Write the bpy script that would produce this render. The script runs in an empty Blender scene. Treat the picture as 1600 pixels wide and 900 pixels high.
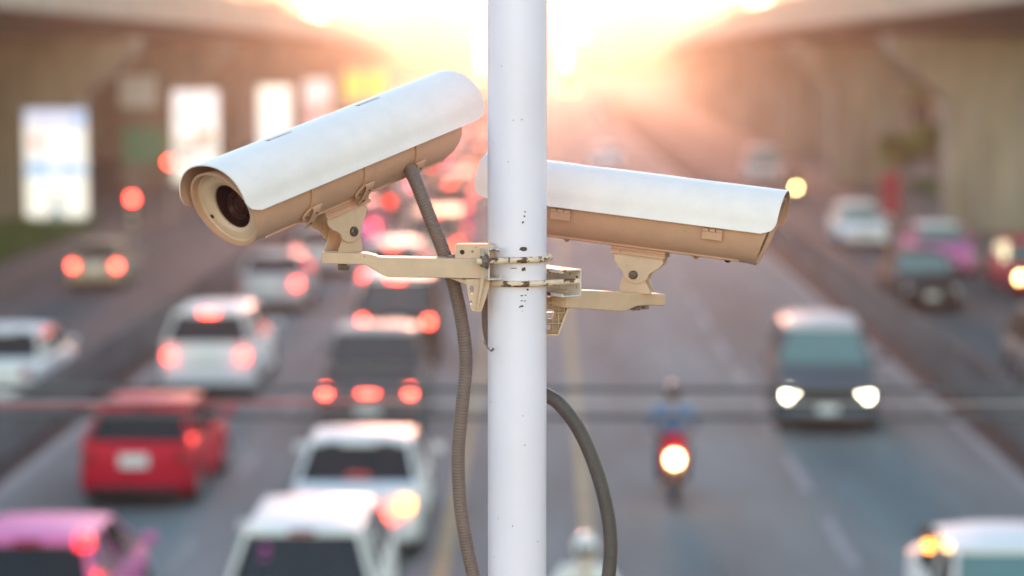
import bpy, bmesh, math, random
from mathutils import Vector, Matrix
R = math.radians
PI = math.pi
rnd = random.Random(7)
S = bpy.context.scene
COL = S.collection

# ------------------------------------------------------------------ camera
FPX = 3778.0                       # focal length in pixels of a 1600 px wide frame (85 mm)
CAMZ = 6.5
YAW = math.atan(50 / FPX)
PITCH = math.atan(360 / FPX)
D = 4.15                           # distance to the white pole
cam = bpy.data.objects.new('camera', bpy.data.cameras.new('camera'))
COL.objects.link(cam)
cam.location = (0, 0, CAMZ)
cam.rotation_euler = (PI / 2 - PITCH, 0, YAW)
cam.data.lens = FPX * 36 / 1600
cam.data.sensor_width = 36
cam.data.clip_start = 0.1
cam.data.clip_end = 6000
cam.data.dof.use_dof = True
cam.data.dof.focus_distance = D - 0.01
cam.data.dof.aperture_fstop = 2.35
S.camera = cam
HV = Vector((-math.sin(YAW), math.cos(YAW), 0))
RV = Vector((math.cos(YAW), math.sin(YAW), 0))
UP = Vector((0, 0, 1))

# ------------------------------------------------------------------ sky, sun, exposure
SUN_EL, SUN_AZ = 5.3, -0.9         # degrees; azimuth measured from +Y towards +X
w = bpy.data.worlds.new('World'); S.world = w; w.use_nodes = True
nt = w.node_tree
bg = nt.nodes['Background']
sky = nt.nodes.new('ShaderNodeTexSky')
sky.sky_type = 'NISHITA'; sky.sun_disc = False
sky.sun_elevation = R(SUN_EL); sky.sun_rotation = R(SUN_AZ)
sky.altitude = 0; sky.air_density = 0.85; sky.dust_density = 0.0; sky.ozone_density = 1.0
nt.links.new(sky.outputs[0], bg.inputs[0])
bg.inputs[1].default_value = 0.15
sl = bpy.data.lights.new('sun', 'SUN'); sl.energy = 0.5; sl.angle = R(8.0); sl.color = (1, 0.42, 0.26)
sun = bpy.data.objects.new('sun', sl); COL.objects.link(sun)
sd = Vector((math.sin(R(SUN_AZ)) * math.cos(R(SUN_EL)), math.cos(R(SUN_AZ)) * math.cos(R(SUN_EL)), math.sin(R(SUN_EL))))
sun.rotation_euler = sd.to_track_quat('Z', 'Y').to_euler()
sun.location = sd * 50
S.view_settings.view_transform = 'Standard'
S.view_settings.look = 'None'
S.view_settings.exposure = 2.7
S.view_settings.use_white_balance = True
S.view_settings.white_balance_temperature = 7300
S.view_settings.white_balance_tint = 16
S.view_settings.gamma = 1
S.view_settings.use_curve_mapping = False
cy = S.cycles
cy.use_denoising = True
cy.max_bounces = 6; cy.diffuse_bounces = 3; cy.glossy_bounces = 3; cy.transmission_bounces = 4
cy.volume_bounces = 0; cy.transparent_max_bounces = 12
cy.caustics_reflective = False; cy.caustics_refractive = False
cy.sample_clamp_indirect = 4
cy.blur_glossy = 1.0

# ------------------------------------------------------------------ helpers
def W(px, py, v=D):
    """world point seen at pixel (1600x900) at level forward distance v"""
    dx, dy = px - 800, py - 450
    fz = -dy * math.cos(PITCH) - FPX * math.sin(PITCH)
    fy = FPX * math.cos(PITCH) - dy * math.sin(PITCH)
    return Vector((0, 0, CAMZ)) + HV * v + RV * (dx / fy * v) + UP * (fz / fy * v)

def tag(o, label=None, cat=None, group=None, kind=None):
    if label: o['label'] = label
    if cat: o['category'] = cat
    if group: o['group'] = group
    if kind: o['kind'] = kind
    return o

def empty(name, loc=(0, 0, 0), rz=0, label=None, cat=None, group=None):
    o = bpy.data.objects.new(name, None); COL.objects.link(o)
    o.location = loc; o.rotation_euler = (0, 0, rz); o.empty_display_size = 0.2
    return tag(o, label, cat, group)

class MB:
    def __init__(s): s.v = []; s.f = []; s.mi = []; s.m = 0
    def add(s, vs, fs, M=None):
        n = len(s.v)
        for p in vs:
            p = Vector(p); s.v.append(M @ p if M is not None else p)
        for f in fs: s.f.append([i + n for i in f]); s.mi.append(s.m)
        return s
    def box(s, c, d, M=None):
        x, y, z = c; a, b, e = d[0] / 2, d[1] / 2, d[2] / 2
        vs = [(x + i * a, y + j * b, z + k * e) for i in (-1, 1) for j in (-1, 1) for k in (-1, 1)]
        return s.add(vs, [(0, 1, 3, 2), (4, 6, 7, 5), (0, 4, 5, 1), (2, 3, 7, 6), (0, 2, 6, 4), (1, 5, 7, 3)], M)
    def prism(s, pts, vec, M=None):
        n = len(pts); vec = Vector(vec); pts = [Vector(p) for p in pts]
        vs = pts + [p + vec for p in pts]
        fs = [list(range(n))[::-1], list(range(n, 2 * n))] + [(i, (i + 1) % n, n + (i + 1) % n, n + i) for i in range(n)]
        return s.add(vs, fs, M)
    def rings(s, rings, cap0=True, cap1=True, M=None, closed=True):
        n = len(rings[0]); vs = [p for r in rings for p in r]; fs = []
        for i in range(len(rings) - 1):
            for j in range(n if closed else n - 1):
                k = (j + 1) % n
                fs.append((i * n + j, i * n + k, (i + 1) * n + k, (i + 1) * n + j))
        if cap0: fs.append(list(range(n))[::-1])
        if cap1: fs.append([(len(rings) - 1) * n + j for j in range(n)])
        return s.add(vs, fs, M)
    def lathe(s, prof, M=None, seg=32, cap0=False, cap1=False):
        """profile of (x, r) round the local X axis"""
        rr = [[(x, r * math.cos(2 * PI * j / seg), r * math.sin(2 * PI * j / seg)) for j in range(seg)] for x, r in prof]
        return s.rings(rr, cap0, cap1, M)
    def tube(s, pts, rad, seg=12, caps=True, M=None):
        pts = [Vector(p) for p in pts]; n = len(pts); rr = []; prev = None
        for i, p in enumerate(pts):
            t = (pts[min(i + 1, n - 1)] - pts[max(i - 1, 0)]).normalized()
            if prev is None:
                a = Vector((0, 0, 1)) if abs(t.z) < .9 else Vector((1, 0, 0))
                prev = (a - t * a.dot(t)).normalized()
            prev = (prev - t * prev.dot(t)).normalized()
            b = t.cross(prev); r = rad(i / (n - 1)) if callable(rad) else rad
            rr.append([p + prev * (r * math.cos(2 * PI * j / seg)) + b * (r * math.sin(2 * PI * j / seg)) for j in range(seg)])
        return s.rings(rr, caps, caps, M)
    def build(s, name, mats, parent=None, smooth=True, bevel=0, seg=2, sharp=35):
        me = bpy.data.meshes.new(name)
        me.from_pydata([tuple(p) for p in s.v], [], s.f)
        for m in (mats if isinstance(mats, (list, tuple)) else [mats]): me.materials.append(m)
        me.polygons.foreach_set('material_index', s.mi)
        bm = bmesh.new(); bm.from_mesh(me)
        bmesh.ops.recalc_face_normals(bm, faces=bm.faces); bm.to_mesh(me); bm.free()
        if smooth:
            me.polygons.foreach_set('use_smooth', [True] * len(me.polygons))
            me.set_sharp_from_angle(angle=R(sharp))
        me.update()
        o = bpy.data.objects.new(name, me); COL.objects.link(o)
        if parent is not None: o.parent = parent
        if bevel:
            b = o.modifiers.new('b', 'BEVEL'); b.width = bevel; b.segments = seg; b.limit_method = 'ANGLE'; b.angle_limit = R(40)
            b.harden_normals = False
        return o

def boolean(o, cutter_mb):
    """cut once and bake the result into the mesh"""
    c = cutter_mb.build('cutter', [], None, False)
    md = o.modifiers.new('cut', 'BOOLEAN'); md.operation = 'DIFFERENCE'; md.solver = 'EXACT'; md.object = c
    # cut before any bevel
    while o.modifiers[0] != md: o.modifiers.move(len(o.modifiers) - 1, 0)
    rest = [m for m in o.modifiers if m != md]
    for m in rest: m.show_viewport = False
    dg = bpy.context.evaluated_depsgraph_get(); dg.update()
    me = bpy.data.meshes.new_from_object(o.evaluated_get(dg))
    old = o.data; o.modifiers.remove(md)
    for m in rest: m.show_viewport = True
    me.name = old.name; o.data = me
    me.polygons.foreach_set('use_smooth', [True] * len(me.polygons)); me.set_sharp_from_angle(angle=R(30))
    cm = c.data; bpy.data.objects.remove(c); bpy.data.meshes.remove(cm); bpy.data.meshes.remove(old)
    return o

def mat(name, col, rough=.6, metal=0, spec=.5, var=0, vscale=8, bump=0, bscale=60, coat=0, emit=None, es=0, speck=None, alpha=1, stretch=None):
    m = bpy.data.materials.new(name); m.use_nodes = True; t = m.node_tree; b = t.nodes['Principled BSDF']
    b.inputs['Base Color'].default_value = (*col, 1); b.inputs['Roughness'].default_value = rough
    b.inputs['Metallic'].default_value = metal; b.inputs['Specular IOR Level'].default_value = spec
    b.inputs['Coat Weight'].default_value = coat; b.inputs['Coat Roughness'].default_value = .08
    b.inputs['Alpha'].default_value = alpha
    if emit: b.inputs['Emission Color'].default_value = (*emit, 1); b.inputs['Emission Strength'].default_value = es
    tc = t.nodes.new('ShaderNodeTexCoord'); src = tc.outputs['Object']
    if stretch:
        mp = t.nodes.new('ShaderNodeMapping'); mp.inputs['Scale'].default_value = stretch
        t.links.new(src, mp.inputs[0]); src = mp.outputs[0]
    last = None
    if var:
        n = t.nodes.new('ShaderNodeTexNoise'); n.inputs['Scale'].default_value = vscale; n.inputs['Detail'].default_value = 6
        n.inputs['Roughness'].default_value = .6
        r = t.nodes.new('ShaderNodeValToRGB'); r.color_ramp.elements[0].position = .3; r.color_ramp.elements[1].position = .7
        r.color_ramp.elements[0].color = (*[c * (1 - var) for c in col], 1)
        r.color_ramp.elements[1].color = (*[min(1, c * (1 + var * .6)) for c in col], 1)
        t.links.new(src, n.inputs['Vector']); t.links.new(n.outputs[0], r.inputs[0])
        t.links.new(r.outputs[0], b.inputs['Base Color']); last = r.outputs[0]
        mr = t.nodes.new('ShaderNodeMapRange'); mr.inputs[3].default_value = max(0, rough - .12); mr.inputs[4].default_value = min(1, rough + .12)
        t.links.new(n.outputs[0], mr.inputs[0]); t.links.new(mr.outputs[0], b.inputs['Roughness'])
    if speck:                       # (scale, threshold, colour): marks with a shape of their own - rust, dirt
        n2 = t.nodes.new('ShaderNodeTexNoise'); n2.inputs['Scale'].default_value = speck[0]; n2.inputs['Detail'].default_value = 5
        n2.inputs['Roughness'].default_value = .65
        r2 = t.nodes.new('ShaderNodeValToRGB'); r2.color_ramp.elements[0].position = speck[1]; r2.color_ramp.elements[1].position = speck[1] + .03
        mx = t.nodes.new('ShaderNodeMix'); mx.data_type = 'RGBA'
        t.links.new(src, n2.inputs['Vector']); t.links.new(n2.outputs[0], r2.inputs[0]); t.links.new(r2.outputs[0], mx.inputs[0])
        if last: t.links.new(last, mx.inputs[6])
        else: mx.inputs[6].default_value = (*col, 1)
        mx.inputs[7].default_value = (*speck[2], 1)
        t.links.new(mx.outputs[2], b.inputs['Base Color'])
    if bump:
        n3 = t.nodes.new('ShaderNodeTexNoise'); n3.inputs['Scale'].default_value = bscale; n3.inputs['Detail'].default_value = 4
        bp = t.nodes.new('ShaderNodeBump'); bp.inputs['Strength'].default_value = bump; bp.inputs['Distance'].default_value = .002
        t.links.new(src, n3.inputs['Vector']); t.links.new(n3.outputs[0], bp.inputs['Height']); t.links.new(bp.outputs[0], b.inputs['Normal'])
    return m

M = {}
# foreground
M['pole'] = mat('white_pole_paint', (.80, .745, .835), .38, var=.06, vscale=4, bump=.15, bscale=90, speck=(260, .735, (.25, .2, .17)))
M['chip'] = mat('bare_rusty_chip', (.10, .06, .05), .9, bump=.5, bscale=900)
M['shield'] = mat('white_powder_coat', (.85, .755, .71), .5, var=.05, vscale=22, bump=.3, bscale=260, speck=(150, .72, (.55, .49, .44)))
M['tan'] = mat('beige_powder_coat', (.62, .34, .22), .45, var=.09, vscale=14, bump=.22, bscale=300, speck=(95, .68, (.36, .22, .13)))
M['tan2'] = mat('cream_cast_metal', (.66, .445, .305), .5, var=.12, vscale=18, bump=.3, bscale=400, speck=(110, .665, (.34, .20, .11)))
M['slot'] = mat('shield_slot_bed', (.50, .44, .46), .6, var=.2, vscale=60)
M['lens'] = mat('lens_barrel', (.11, .05, .043), .35, coat=.3)
M['lensring'] = mat('lens_ring', (.26, .14, .12), .3, metal=.2)
M['screw'] = mat('dark_screw', (.16, .12, .10), .42, metal=.8, var=.3, vscale=150)
M['steel'] = mat('white_painted_channel', (.68, .57, .49), .5, var=.12, vscale=40, bump=.4, bscale=500, speck=(75, .59, (.16, .08, .045)))
M['ubolt'] = mat('rusty_cream_bolt', (.82, .60, .42), .5, var=.2, vscale=60, bump=.6, bscale=500, speck=(42, .555, (.15, .055, .02)))
M['nut'] = mat('grimy_nut', (.24, .17, .14), .7, metal=.2, var=.5, vscale=160, bump=.7, bscale=600)
M['conduit'] = mat('grey_brown_conduit', (.19, .125, .105), .55, var=.15, vscale=30, bump=.2, bscale=300)
M['cable'] = mat('grey_cable', (.09, .09, .095), .6, var=.2)
M['palecable'] = mat('pale_cable', (.5, .5, .5), .6, var=.1)
M['redcable'] = mat('red_cable', (.45, .12, .12), .6, var=.1)
def glass_mat(name, tint, mixf, bc=(.02, .025, .025)):
    m = bpy.data.materials.new(name); m.use_nodes = True; t = m.node_tree; t.nodes.clear()
    o = t.nodes.new('ShaderNodeOutputMaterial'); mx = t.nodes.new('ShaderNodeMixShader')
    tr = t.nodes.new('ShaderNodeBsdfTransparent'); tr.inputs[0].default_value = (*tint, 1)
    pb = t.nodes.new('ShaderNodeBsdfPrincipled'); pb.inputs['Base Color'].default_value = (*bc, 1)
    pb.inputs['Roughness'].default_value = .04; pb.inputs['Coat Weight'].default_value = .6
    mx.inputs[0].default_value = mixf
    nz = t.nodes.new('ShaderNodeTexNoise'); nz.inputs['Scale'].default_value = 3
    mr = t.nodes.new('ShaderNodeMapRange'); mr.inputs[3].default_value = mixf - .06; mr.inputs[4].default_value = mixf + .06
    tc = t.nodes.new('ShaderNodeTexCoord'); t.links.new(tc.outputs['Object'], nz.inputs['Vector'])
    t.links.new(nz.outputs[0], mr.inputs[0]); t.links.new(mr.outputs[0], mx.inputs[0])
    t.links.new(tr.outputs[0], mx.inputs[1]); t.links.new(pb.outputs[0], mx.inputs[2]); t.links.new(mx.outputs[0], o.inputs[0])
    return m
M['lensglass'] = glass_mat('lens_window_glass', (.8, .62, .6), .30, (.035, .012, .010))
M['carglass'] = glass_mat('car_window_glass', (.45, .55, .55), .64)
M['skytealglass'] = glass_mat('sky_toned_windscreen_glass', (.5, .62, .6), .75, (.16, .30, .29))  # teal base paints the reflected sky into the greenish glass
# vehicles
PAINT = {}
for k, c in dict(white=(.78, .78, .77), silver=(.48, .48, .48), grey=(.12, .125, .13), black=(.018, .019, .022), red=(.62, .006, .03),
                 pink=(.80, .20, .44), slate=(.07, .082, .095), navy=(.02, .032, .05), gold=(.42, .36, .26), lime=(.62, .65, .05), green=(.05, .25, .10), orange=(.7, .2, .03)).items():
    PAINT[k] = mat(k + '_car_paint', c, .62, coat=.04, spec=.25, var=.04, vscale=3)
M['rubber'] = mat('tyre_rubber', (.018, .018, .018), .85, var=.2, bump=.3)
M['alloy'] = mat('alloy_rim', (.45, .45, .46), .35, metal=.8, var=.1)
M['trim'] = mat('black_plastic', (.025, .025, .027), .55, var=.2)
M['seatc'] = mat('dark_seat_fabric', (.05, .045, .045), .9, var=.3)
M['plate'] = mat('number_plate_white', (.75, .74, .70), .5, var=.05)
M['tail_on'] = mat('lit_tail_light', (.5, .02, .02), .3, emit=(1, .05, .035), es=2.8)
M['tail_off'] = mat('unlit_tail_light', (.35, .01, .015), .2, coat=.5, var=.1)
M['dimred'] = mat('small_lit_red_light', (.5, .02, .02), .3, emit=(1, .03, .04), es=.7)
M['brake'] = mat('lit_brake_light', (.5, .02, .02), .3, emit=(1, .08, .055), es=4)
M['amber'] = mat('lit_indicator', (.6, .3, .05), .3, emit=(1, .30, .06), es=1.9)
M['head_on'] = mat('lit_headlight', (.8, .8, .7), .3, emit=(1, .93, .66), es=6)
M['head_warm'] = mat('lit_warm_headlight', (.8, .7, .5), .3, emit=(1, .66, .26), es=6)
M['head_off'] = mat('unlit_headlight', (.55, .56, .58), .12, coat=.8, var=.1)
# people
M['skin'] = mat('skin', (.45, .27, .18), .55, var=.08)
M['bluejkt'] = mat('blue_jacket', (.10, .22, .42), .8, var=.15, vscale=5)
M['whitejkt'] = mat('white_shirt', (.72, .72, .72), .8, var=.08, vscale=5)
M['darkcl'] = mat('dark_trousers', (.03, .032, .04), .85, var=.2)
M['helmet_b'] = mat('black_helmet', (.02, .02, .02), .25, coat=.6)
M['helmet_w'] = mat('white_helmet', (.75, .75, .75), .25, coat=.6)
M['magenta'] = mat('magenta_bag', (.95, .08, .65), .7, var=.1)
M['greenbag'] = mat('green_bag', (.08, .6, .2), .7, var=.1)
# setting
M['asphalt'] = mat('asphalt', (.212, .236, .230), 1.0, spec=.03, var=.38, vscale=.5, bump=.3, bscale=40, stretch=(1, .12, 1))
M['asphalt2'] = mat('older_asphalt', (.125, .138, .138), 1.0, spec=.03, var=.25, vscale=.5, bump=.3, bscale=40, stretch=(1, .15, 1))
M['earth'] = mat('dusty_ground', (.11, .10, .085), .9, var=.3, vscale=.3)
M['pave'] = mat('paving', (.085, .08, .072), .85, var=.22, vscale=1.2, bump=.3)
M['wline'] = mat('white_road_paint', (.33, .345, .34), .95, spec=.05, var=.4, vscale=2.5)
M['yline'] = mat('yellow_road_paint', (.44, .36, .22), .95, spec=.05, var=.35, vscale=2.5)
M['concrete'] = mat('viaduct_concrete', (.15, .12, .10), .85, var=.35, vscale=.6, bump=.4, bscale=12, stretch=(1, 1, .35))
M['soffit'] = mat('shade_toned_soffit_concrete', (.075, .058, .048), .9, var=.3, vscale=.6)  # shade under the deck put into the colour, darker than pier concrete
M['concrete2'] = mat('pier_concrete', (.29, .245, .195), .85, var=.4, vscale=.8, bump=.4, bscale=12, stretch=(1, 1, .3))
M['barrier'] = mat('stained_barrier_concrete', (.12, .135, .14), .95, spec=.03, var=.4, vscale=1.3, bump=.4, stretch=(1, .2, .6))
M['grass'] = mat('grass_blades', (.07, .14, .03), .8, var=.4, vscale=2)
M['leaf'] = mat('leaves', (.07, .11, .03), .7, var=.5, vscale=1.5)
M['leaf2'] = mat('light_leaves', (.20, .27, .05), .7, var=.4, vscale=1.5)
M['bark'] = mat('bark', (.12, .085, .06), .9, var=.3, bump=.5)
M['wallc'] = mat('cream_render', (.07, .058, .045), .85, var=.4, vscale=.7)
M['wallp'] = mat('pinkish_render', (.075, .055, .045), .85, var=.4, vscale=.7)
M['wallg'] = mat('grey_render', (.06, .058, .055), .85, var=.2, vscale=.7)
M['shutter'] = mat('metal_shutter', (.25, .22, .20), .5, var=.2)
M['winglass'] = mat('window_glass', (.03, .035, .04), .08, coat=.5)
M['awning'] = mat('awning_cloth', (.35, .10, .06), .85, var=.2)
M['metalpost'] = mat('galvanised_post', (.30, .30, .30), .5, metal=.6, var=.2)
M['redpaint'] = mat('red_enamel', (.36, .006, .04), .4, var=.1)
M['greensign'] = mat('green_sign_face', (.03, .26, .16), .4, var=.05)
M['whitesign'] = mat('white_sign_face', (.75, .75, .75), .5, var=.05)
M['frame'] = mat('dark_metal_frame', (.06, .055, .05), .5, metal=.5, var=.2)

# ------------------------------------------------------------------ the ground and roads
def sheet(name, x0, x1, y0, y1, z, m, kind='structure', ny=1, parent=None, thick=0):
    b = MB()
    if thick:
        b.box(((x0 + x1) / 2, (y0 + y1) / 2, z - thick / 2), (x1 - x0, y1 - y0, thick))
    else:
        b.add([(x0, y0, z), (x1, y0, z), (x1, y1, z), (x0, y1, z)], [(0, 1, 2, 3)])
    o = b.build(name, m, parent, False)
    if kind: o['kind'] = kind
    return o
sheet('ground', -800, 800, -150, 1700, -.03, M['earth'])
sheet('road', -8.7, 8.0, -60, 1500, 0, M['asphalt'])
sheet('service_road_left', -14.9, -9.15, -60, 1500, -.004, M['asphalt2'])
sheet('service_road_right', 8.45, 13.3, -60, 1500, -.004, M['asphalt2'])
sheet('pavement_left', -31, -14.9, -60, 1500, .12, M['pave'], thick=.15)
sheet('pavement_right', 13.3, 29, -60, 1500, .12, M['pave'], thick=.15)
def lines(name, xc, wd, segs, m, z=.004):
    b = MB()
    for y0, y1 in segs:
        b.add([(xc - wd / 2, y0, z), (xc + wd / 2, y0, z), (xc + wd / 2, y1, z), (xc - wd / 2, y1, z)], [(0, 1, 2, 3)])
    o = b.build(name, m, None, False); o['kind'] = 'structure'; return o
lines('road_marking_yellow', .6, .17, [(-20, 900)], M['yline'])
lines('road_marking_yellow', -1.3, .17, [(-20, 900)], M['yline'])
lines('road_marking_dashes', 4.0, .16, [(3 + 5.5 * i, 3 + 5.5 * i + 3.3) for i in range(60)], M['wline'])
lines('road_marking_dashes', -4.75, .14, [(2 + 7 * i, 4.2 + 7 * i) for i in range(60)], M['wline'])
lines('road_marking_edge', 7.35, .17, [(-20, 900)], M['wline'])
lines('road_marking_edge', -8.15, .17, [(-20, 900)], M['wline'])

M['gutter'] = mat('dark_gutter', (.036, .046, .050), .95, spec=.05, var=.35, vscale=1.2)  # dark strips along both sides of each barrier
sheet('gutter', -8.74, -8.32, -60, 900, .004, M['gutter'])
sheet('gutter', 7.52, 7.98, -60, 900, .004, M['gutter'])
sheet('gutter', -9.62, -9.16, -60, 900, .004, M['gutter'])
sheet('gutter', 8.46, 8.9, -60, 900, .004, M['gutter'])
def barrier(xc, label):
    b = MB()
    prof = [(-.22, 0), (-.22, .16), (-.10, .34), (-.075, .82), (.075, .82), (.10, .34), (.22, .16), (.22, 0)]
    ys = [-20 + 6 * i for i in range(130)]
    for i, y in enumerate(ys):
        b.prism([(xc + x, y + .012, z) for x, z in prof], (0, 5.976, 0))
    o = b.build('concrete_barrier', M['barrier'], None, True, 0)
    tag(o, label, 'barrier'); return o
barrier(-8.92, 'low stained concrete barrier between the jammed lanes and the left service road')
barrier(8.22, 'low stained concrete barrier between the open lanes and the right service road')

# ------------------------------------------------------------------ viaducts
def inner_left(y): return -15.3 - (27 * max(0, (y - 126) / 630) ** 1.15 if y > 126 else 0)
def inner_right(y): return 11.9 + (20 * max(0, (y - 126) / 600) ** 1.15 if y > 126 else 0)
def viaduct(side, inner, depths, label, width=14.5, single=False):
    s = 1 if side == 'r' else -1
    root = empty('viaduct', (inner(60), 60, 0)); tag(root, label, 'viaduct')
    inv = Matrix.Translation(-root.location)
    ys = [-40, -10, 20, 50, 80, 110, 140, 170, 200, 240, 280, 330, 390, 460, 540, 640, 740]
    def loft(name, prof, m, bev=0):
        rings = [[(inner(y) + s * dx, y, z) for dx, z in prof] for y in ys]
        b = MB().rings(rings, True, True, inv); return b.build(name, m, root, True, bev)
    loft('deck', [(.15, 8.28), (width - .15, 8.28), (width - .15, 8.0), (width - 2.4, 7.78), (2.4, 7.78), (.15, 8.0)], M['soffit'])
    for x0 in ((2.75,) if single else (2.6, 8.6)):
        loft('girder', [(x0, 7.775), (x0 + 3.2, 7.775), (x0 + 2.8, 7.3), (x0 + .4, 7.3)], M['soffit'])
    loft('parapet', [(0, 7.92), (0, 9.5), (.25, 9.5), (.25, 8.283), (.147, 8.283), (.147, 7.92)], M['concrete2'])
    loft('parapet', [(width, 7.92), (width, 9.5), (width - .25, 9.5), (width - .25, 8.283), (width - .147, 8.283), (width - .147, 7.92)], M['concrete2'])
    for y in depths:
        xi = inner(y)
        cx = xi + s * 4.35
        cw = 1.75
        b = MB()
        # hammerhead outline across the road direction
        pts = [(cx - s * cw, .121), (cx - s * cw, 4.9), (xi + s * .55, 6.6), (xi + s * .35, 7.28), (xi + s * (width - .35), 7.28), (xi + s * (width - .55), 6.6)]
        cx2 = xi + s * (width - 3.4)
        if single: pts += [(cx + s * cw, 4.9), (cx + s * cw, .121)]
        else: pts += [(cx2 + s * 1.2, 5.2), (cx2 + s * 1.2, .121), (cx2 - s * 1.2, .121), (cx2 - s * 1.2, 5.2), (cx2 - s * 2.3, 6.2), (cx + s * (cw + 1.2), 6.2), (cx + s * cw, 4.9), (cx + s * cw, .121)]
        b.prism([(x, y - .95, z) for x, z in pts], (0, 1.9, 0), inv)
        p = b.build('pier', M['concrete2'], root, False, .12)
        b = MB()
        for gx in (cx - s * .7, cx + s * .7): b.box((gx, y - .965, 2.8), (.09, .03, 4.4), inv)
        b.build('downpipe', M['metalpost'], p, False)
    return root
LP = [94, 122, 150, 178, 206, 236, 270, 310, 360, 420]
RP = [88, 123, 158, 193, 228, 264, 305, 350, 410]
viaduct('l', inner_left, [62] * 0 + LP, 'elevated concrete expressway on hammerhead piers along the left side of the road')
viaduct('r', inner_right, RP, 'elevated concrete expressway on hammerhead piers along the right side of the road', 8.7, True)

# backlit advertising boxes hung on the left piers
def poster_mat(name, bands, es, blobs=True):
    m = bpy.data.materials.new(name); m.use_nodes = True; t = m.node_tree; b = t.nodes['Principled BSDF']
    tc = t.nodes.new('ShaderNodeTexCoord'); sp = t.nodes.new('ShaderNodeSeparateXYZ'); t.links.new(tc.outputs['Generated'], sp.inputs[0])
    nz = t.nodes.new('ShaderNodeTexNoise'); nz.inputs['Scale'].default_value = 3.2; nz.inputs['Detail'].default_value = 1
    t.links.new(tc.outputs['Generated'], nz.inputs['Vector'])
    ad = t.nodes.new('ShaderNodeMath'); ad.operation = 'MULTIPLY_ADD'; ad.inputs[1].default_value = .14; t.links.new(nz.outputs[0], ad.inputs[0]); t.links.new(sp.outputs[2], ad.inputs[2])
    r = t.nodes.new('ShaderNodeValToRGB'); cr = r.color_ramp
    while len(cr.elements) < len(bands): cr.elements.new(.5)
    for e, (p, c) in zip(cr.elements, bands): e.position = p; e.color = (*c, 1)
    t.links.new(ad.outputs[0], r.inputs[0])
    t.links.new(r.outputs[0], b.inputs['Base Color']); t.links.new(r.outputs[0], b.inputs['Emission Color']); b.inputs['Emission Strength'].default_value = es * .078
    return m
Wh = (1, 1, 1)
for k_, c_ in (('p_blue', (.25, .5, .85)), ('p_teal', (.25, .55, .5)), ('p_brown', (.45, .25, .15)), ('p_rose', (.8, .3, .35))):
    M[k_] = mat('printed_ink', c_, .5, var=.15, vscale=2, emit=c_, es=.11)
def lightbox(y, cx, wd, z0, z1, m, label, fig=None, extra=()):
    root = empty('advertising_lightbox', (cx, y, z0)); tag(root, label, 'billboard', 'lit advertising boxes on the left piers')
    h = z1 - z0
    MB().box((0, .12, h / 2), (wd + .16, .22, h + .16)).build('frame', M['frame'], root, False, .02)
    p = MB().box((0, 0, h / 2), (wd, .05, h)).build('poster', m, root, False)
    for c_, x_, z_, w_, h_ in extra:
        b = MB(); n_ = 14
        b.prism([(x_ + w_ / 2 * math.cos(2 * PI * k / n_) * (1 + .25 * math.sin(3 * k)), -.028, z_ + h_ / 2 * math.sin(2 * PI * k / n_)) for k in range(n_)], (0, -.005, 0))
        b.build('printed_patch', M[c_], p, False)
    if fig:
        b = MB(); b.prism([(x, -.03, z) for x, z in fig[1]], (0, -.006, 0)); b.build('printed_figure', fig[0], p, False)
M['fig'] = mat('printed_dark_figure', (.10, .14, .16), .5, emit=(.16, .24, .28), es=.3)
lightbox(92.7, -18.75, 2.4, .25, 4.55, poster_mat('poster_blue', [(0, (1, 1, .93)), (.42, (1, 1, .96)), (.50, (.45, .72, 1)), (.58, (.9, .95, 1)), (.85, Wh), (1, (.6, .7, 1))], 1.35),
         'tall backlit advert with a pale blue band on the nearest left pier', (M['fig'], [(-.25, .1), (.25, .1), (.15, .7), (.12, 1.1), (-.1, 1.1), (-.14, .7)]), (('p_blue', -.7, 2.1, .6, .5), ('p_blue', .6, 2.0, .8, .35), ('p_rose', -.75, 3.0, .4, .5), ('p_blue', .9, 3.9, .4, .6)))
lightbox(120.7, -17.4, 2.3, .25, 4.9, poster_mat('poster_cream', [(0, (.85, .9, .75)), (.4, Wh), (.5, (.75, .7, .6)), (.6, Wh), (1, (.9, .9, .95))], 1.7),
         'tall backlit cream advert on the second left pier', (M['whitesign'], [(-.9, 1.6), (.9, 1.6), (.9, 1.9), (-.9, 1.9)]), (('p_brown', .45, 2.5, .9, .45), ('p_teal', -.5, 3.3, .5, .5), ('p_brown', -.6, 1.2, .5, .4)))
lightbox(141, -15.7, 1.95, .9, 4.9, poster_mat('poster_white', [(0, (1, 1, .85)), (.5, Wh), (1, (1, 1, .9))], 1.6),
         'tall glowing plain white advert on a post before the third left pier')
lightbox(171, -16.0, 1.9, .9, 5.0, poster_mat('poster_rose', [(0, (.9, .6, .55)), (.35, (.9, .8, .8)), (.5, (.8, .45, .4)), (.7, Wh), (1, (.9, .9, .9))], .9),
         'backlit white and rose advert, farthest of the tall white boxes', None, (('p_rose', -.3, 1.4, .9, .9), ('p_brown', .4, 2.3, .6, .6)))
# yellow green hoarding
for x, lab in ((-14.6, 'yellow green lit hoarding panel nearest the left piers'), (-12.9, 'yellow green lit hoarding panel nearest the jammed cars')):
    r_ = empty('hoarding', (x, 186, 0)); tag(r_, lab, 'hoarding', 'yellow green lit panels beside the jam')
    MB().box((0, 0, 4.3), (1.45, .15, 2.2)).build('panel', poster_mat('poster_lime', [(0, (.9, .85, .4)), (.5, (.75, .85, .08)), (1, (.85, .9, .2))], .55), r_, False)
    MB().box((0, .12, 1.6), (.18, .18, 3.2)).build('post', M['metalpost'], r_, False)

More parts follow.
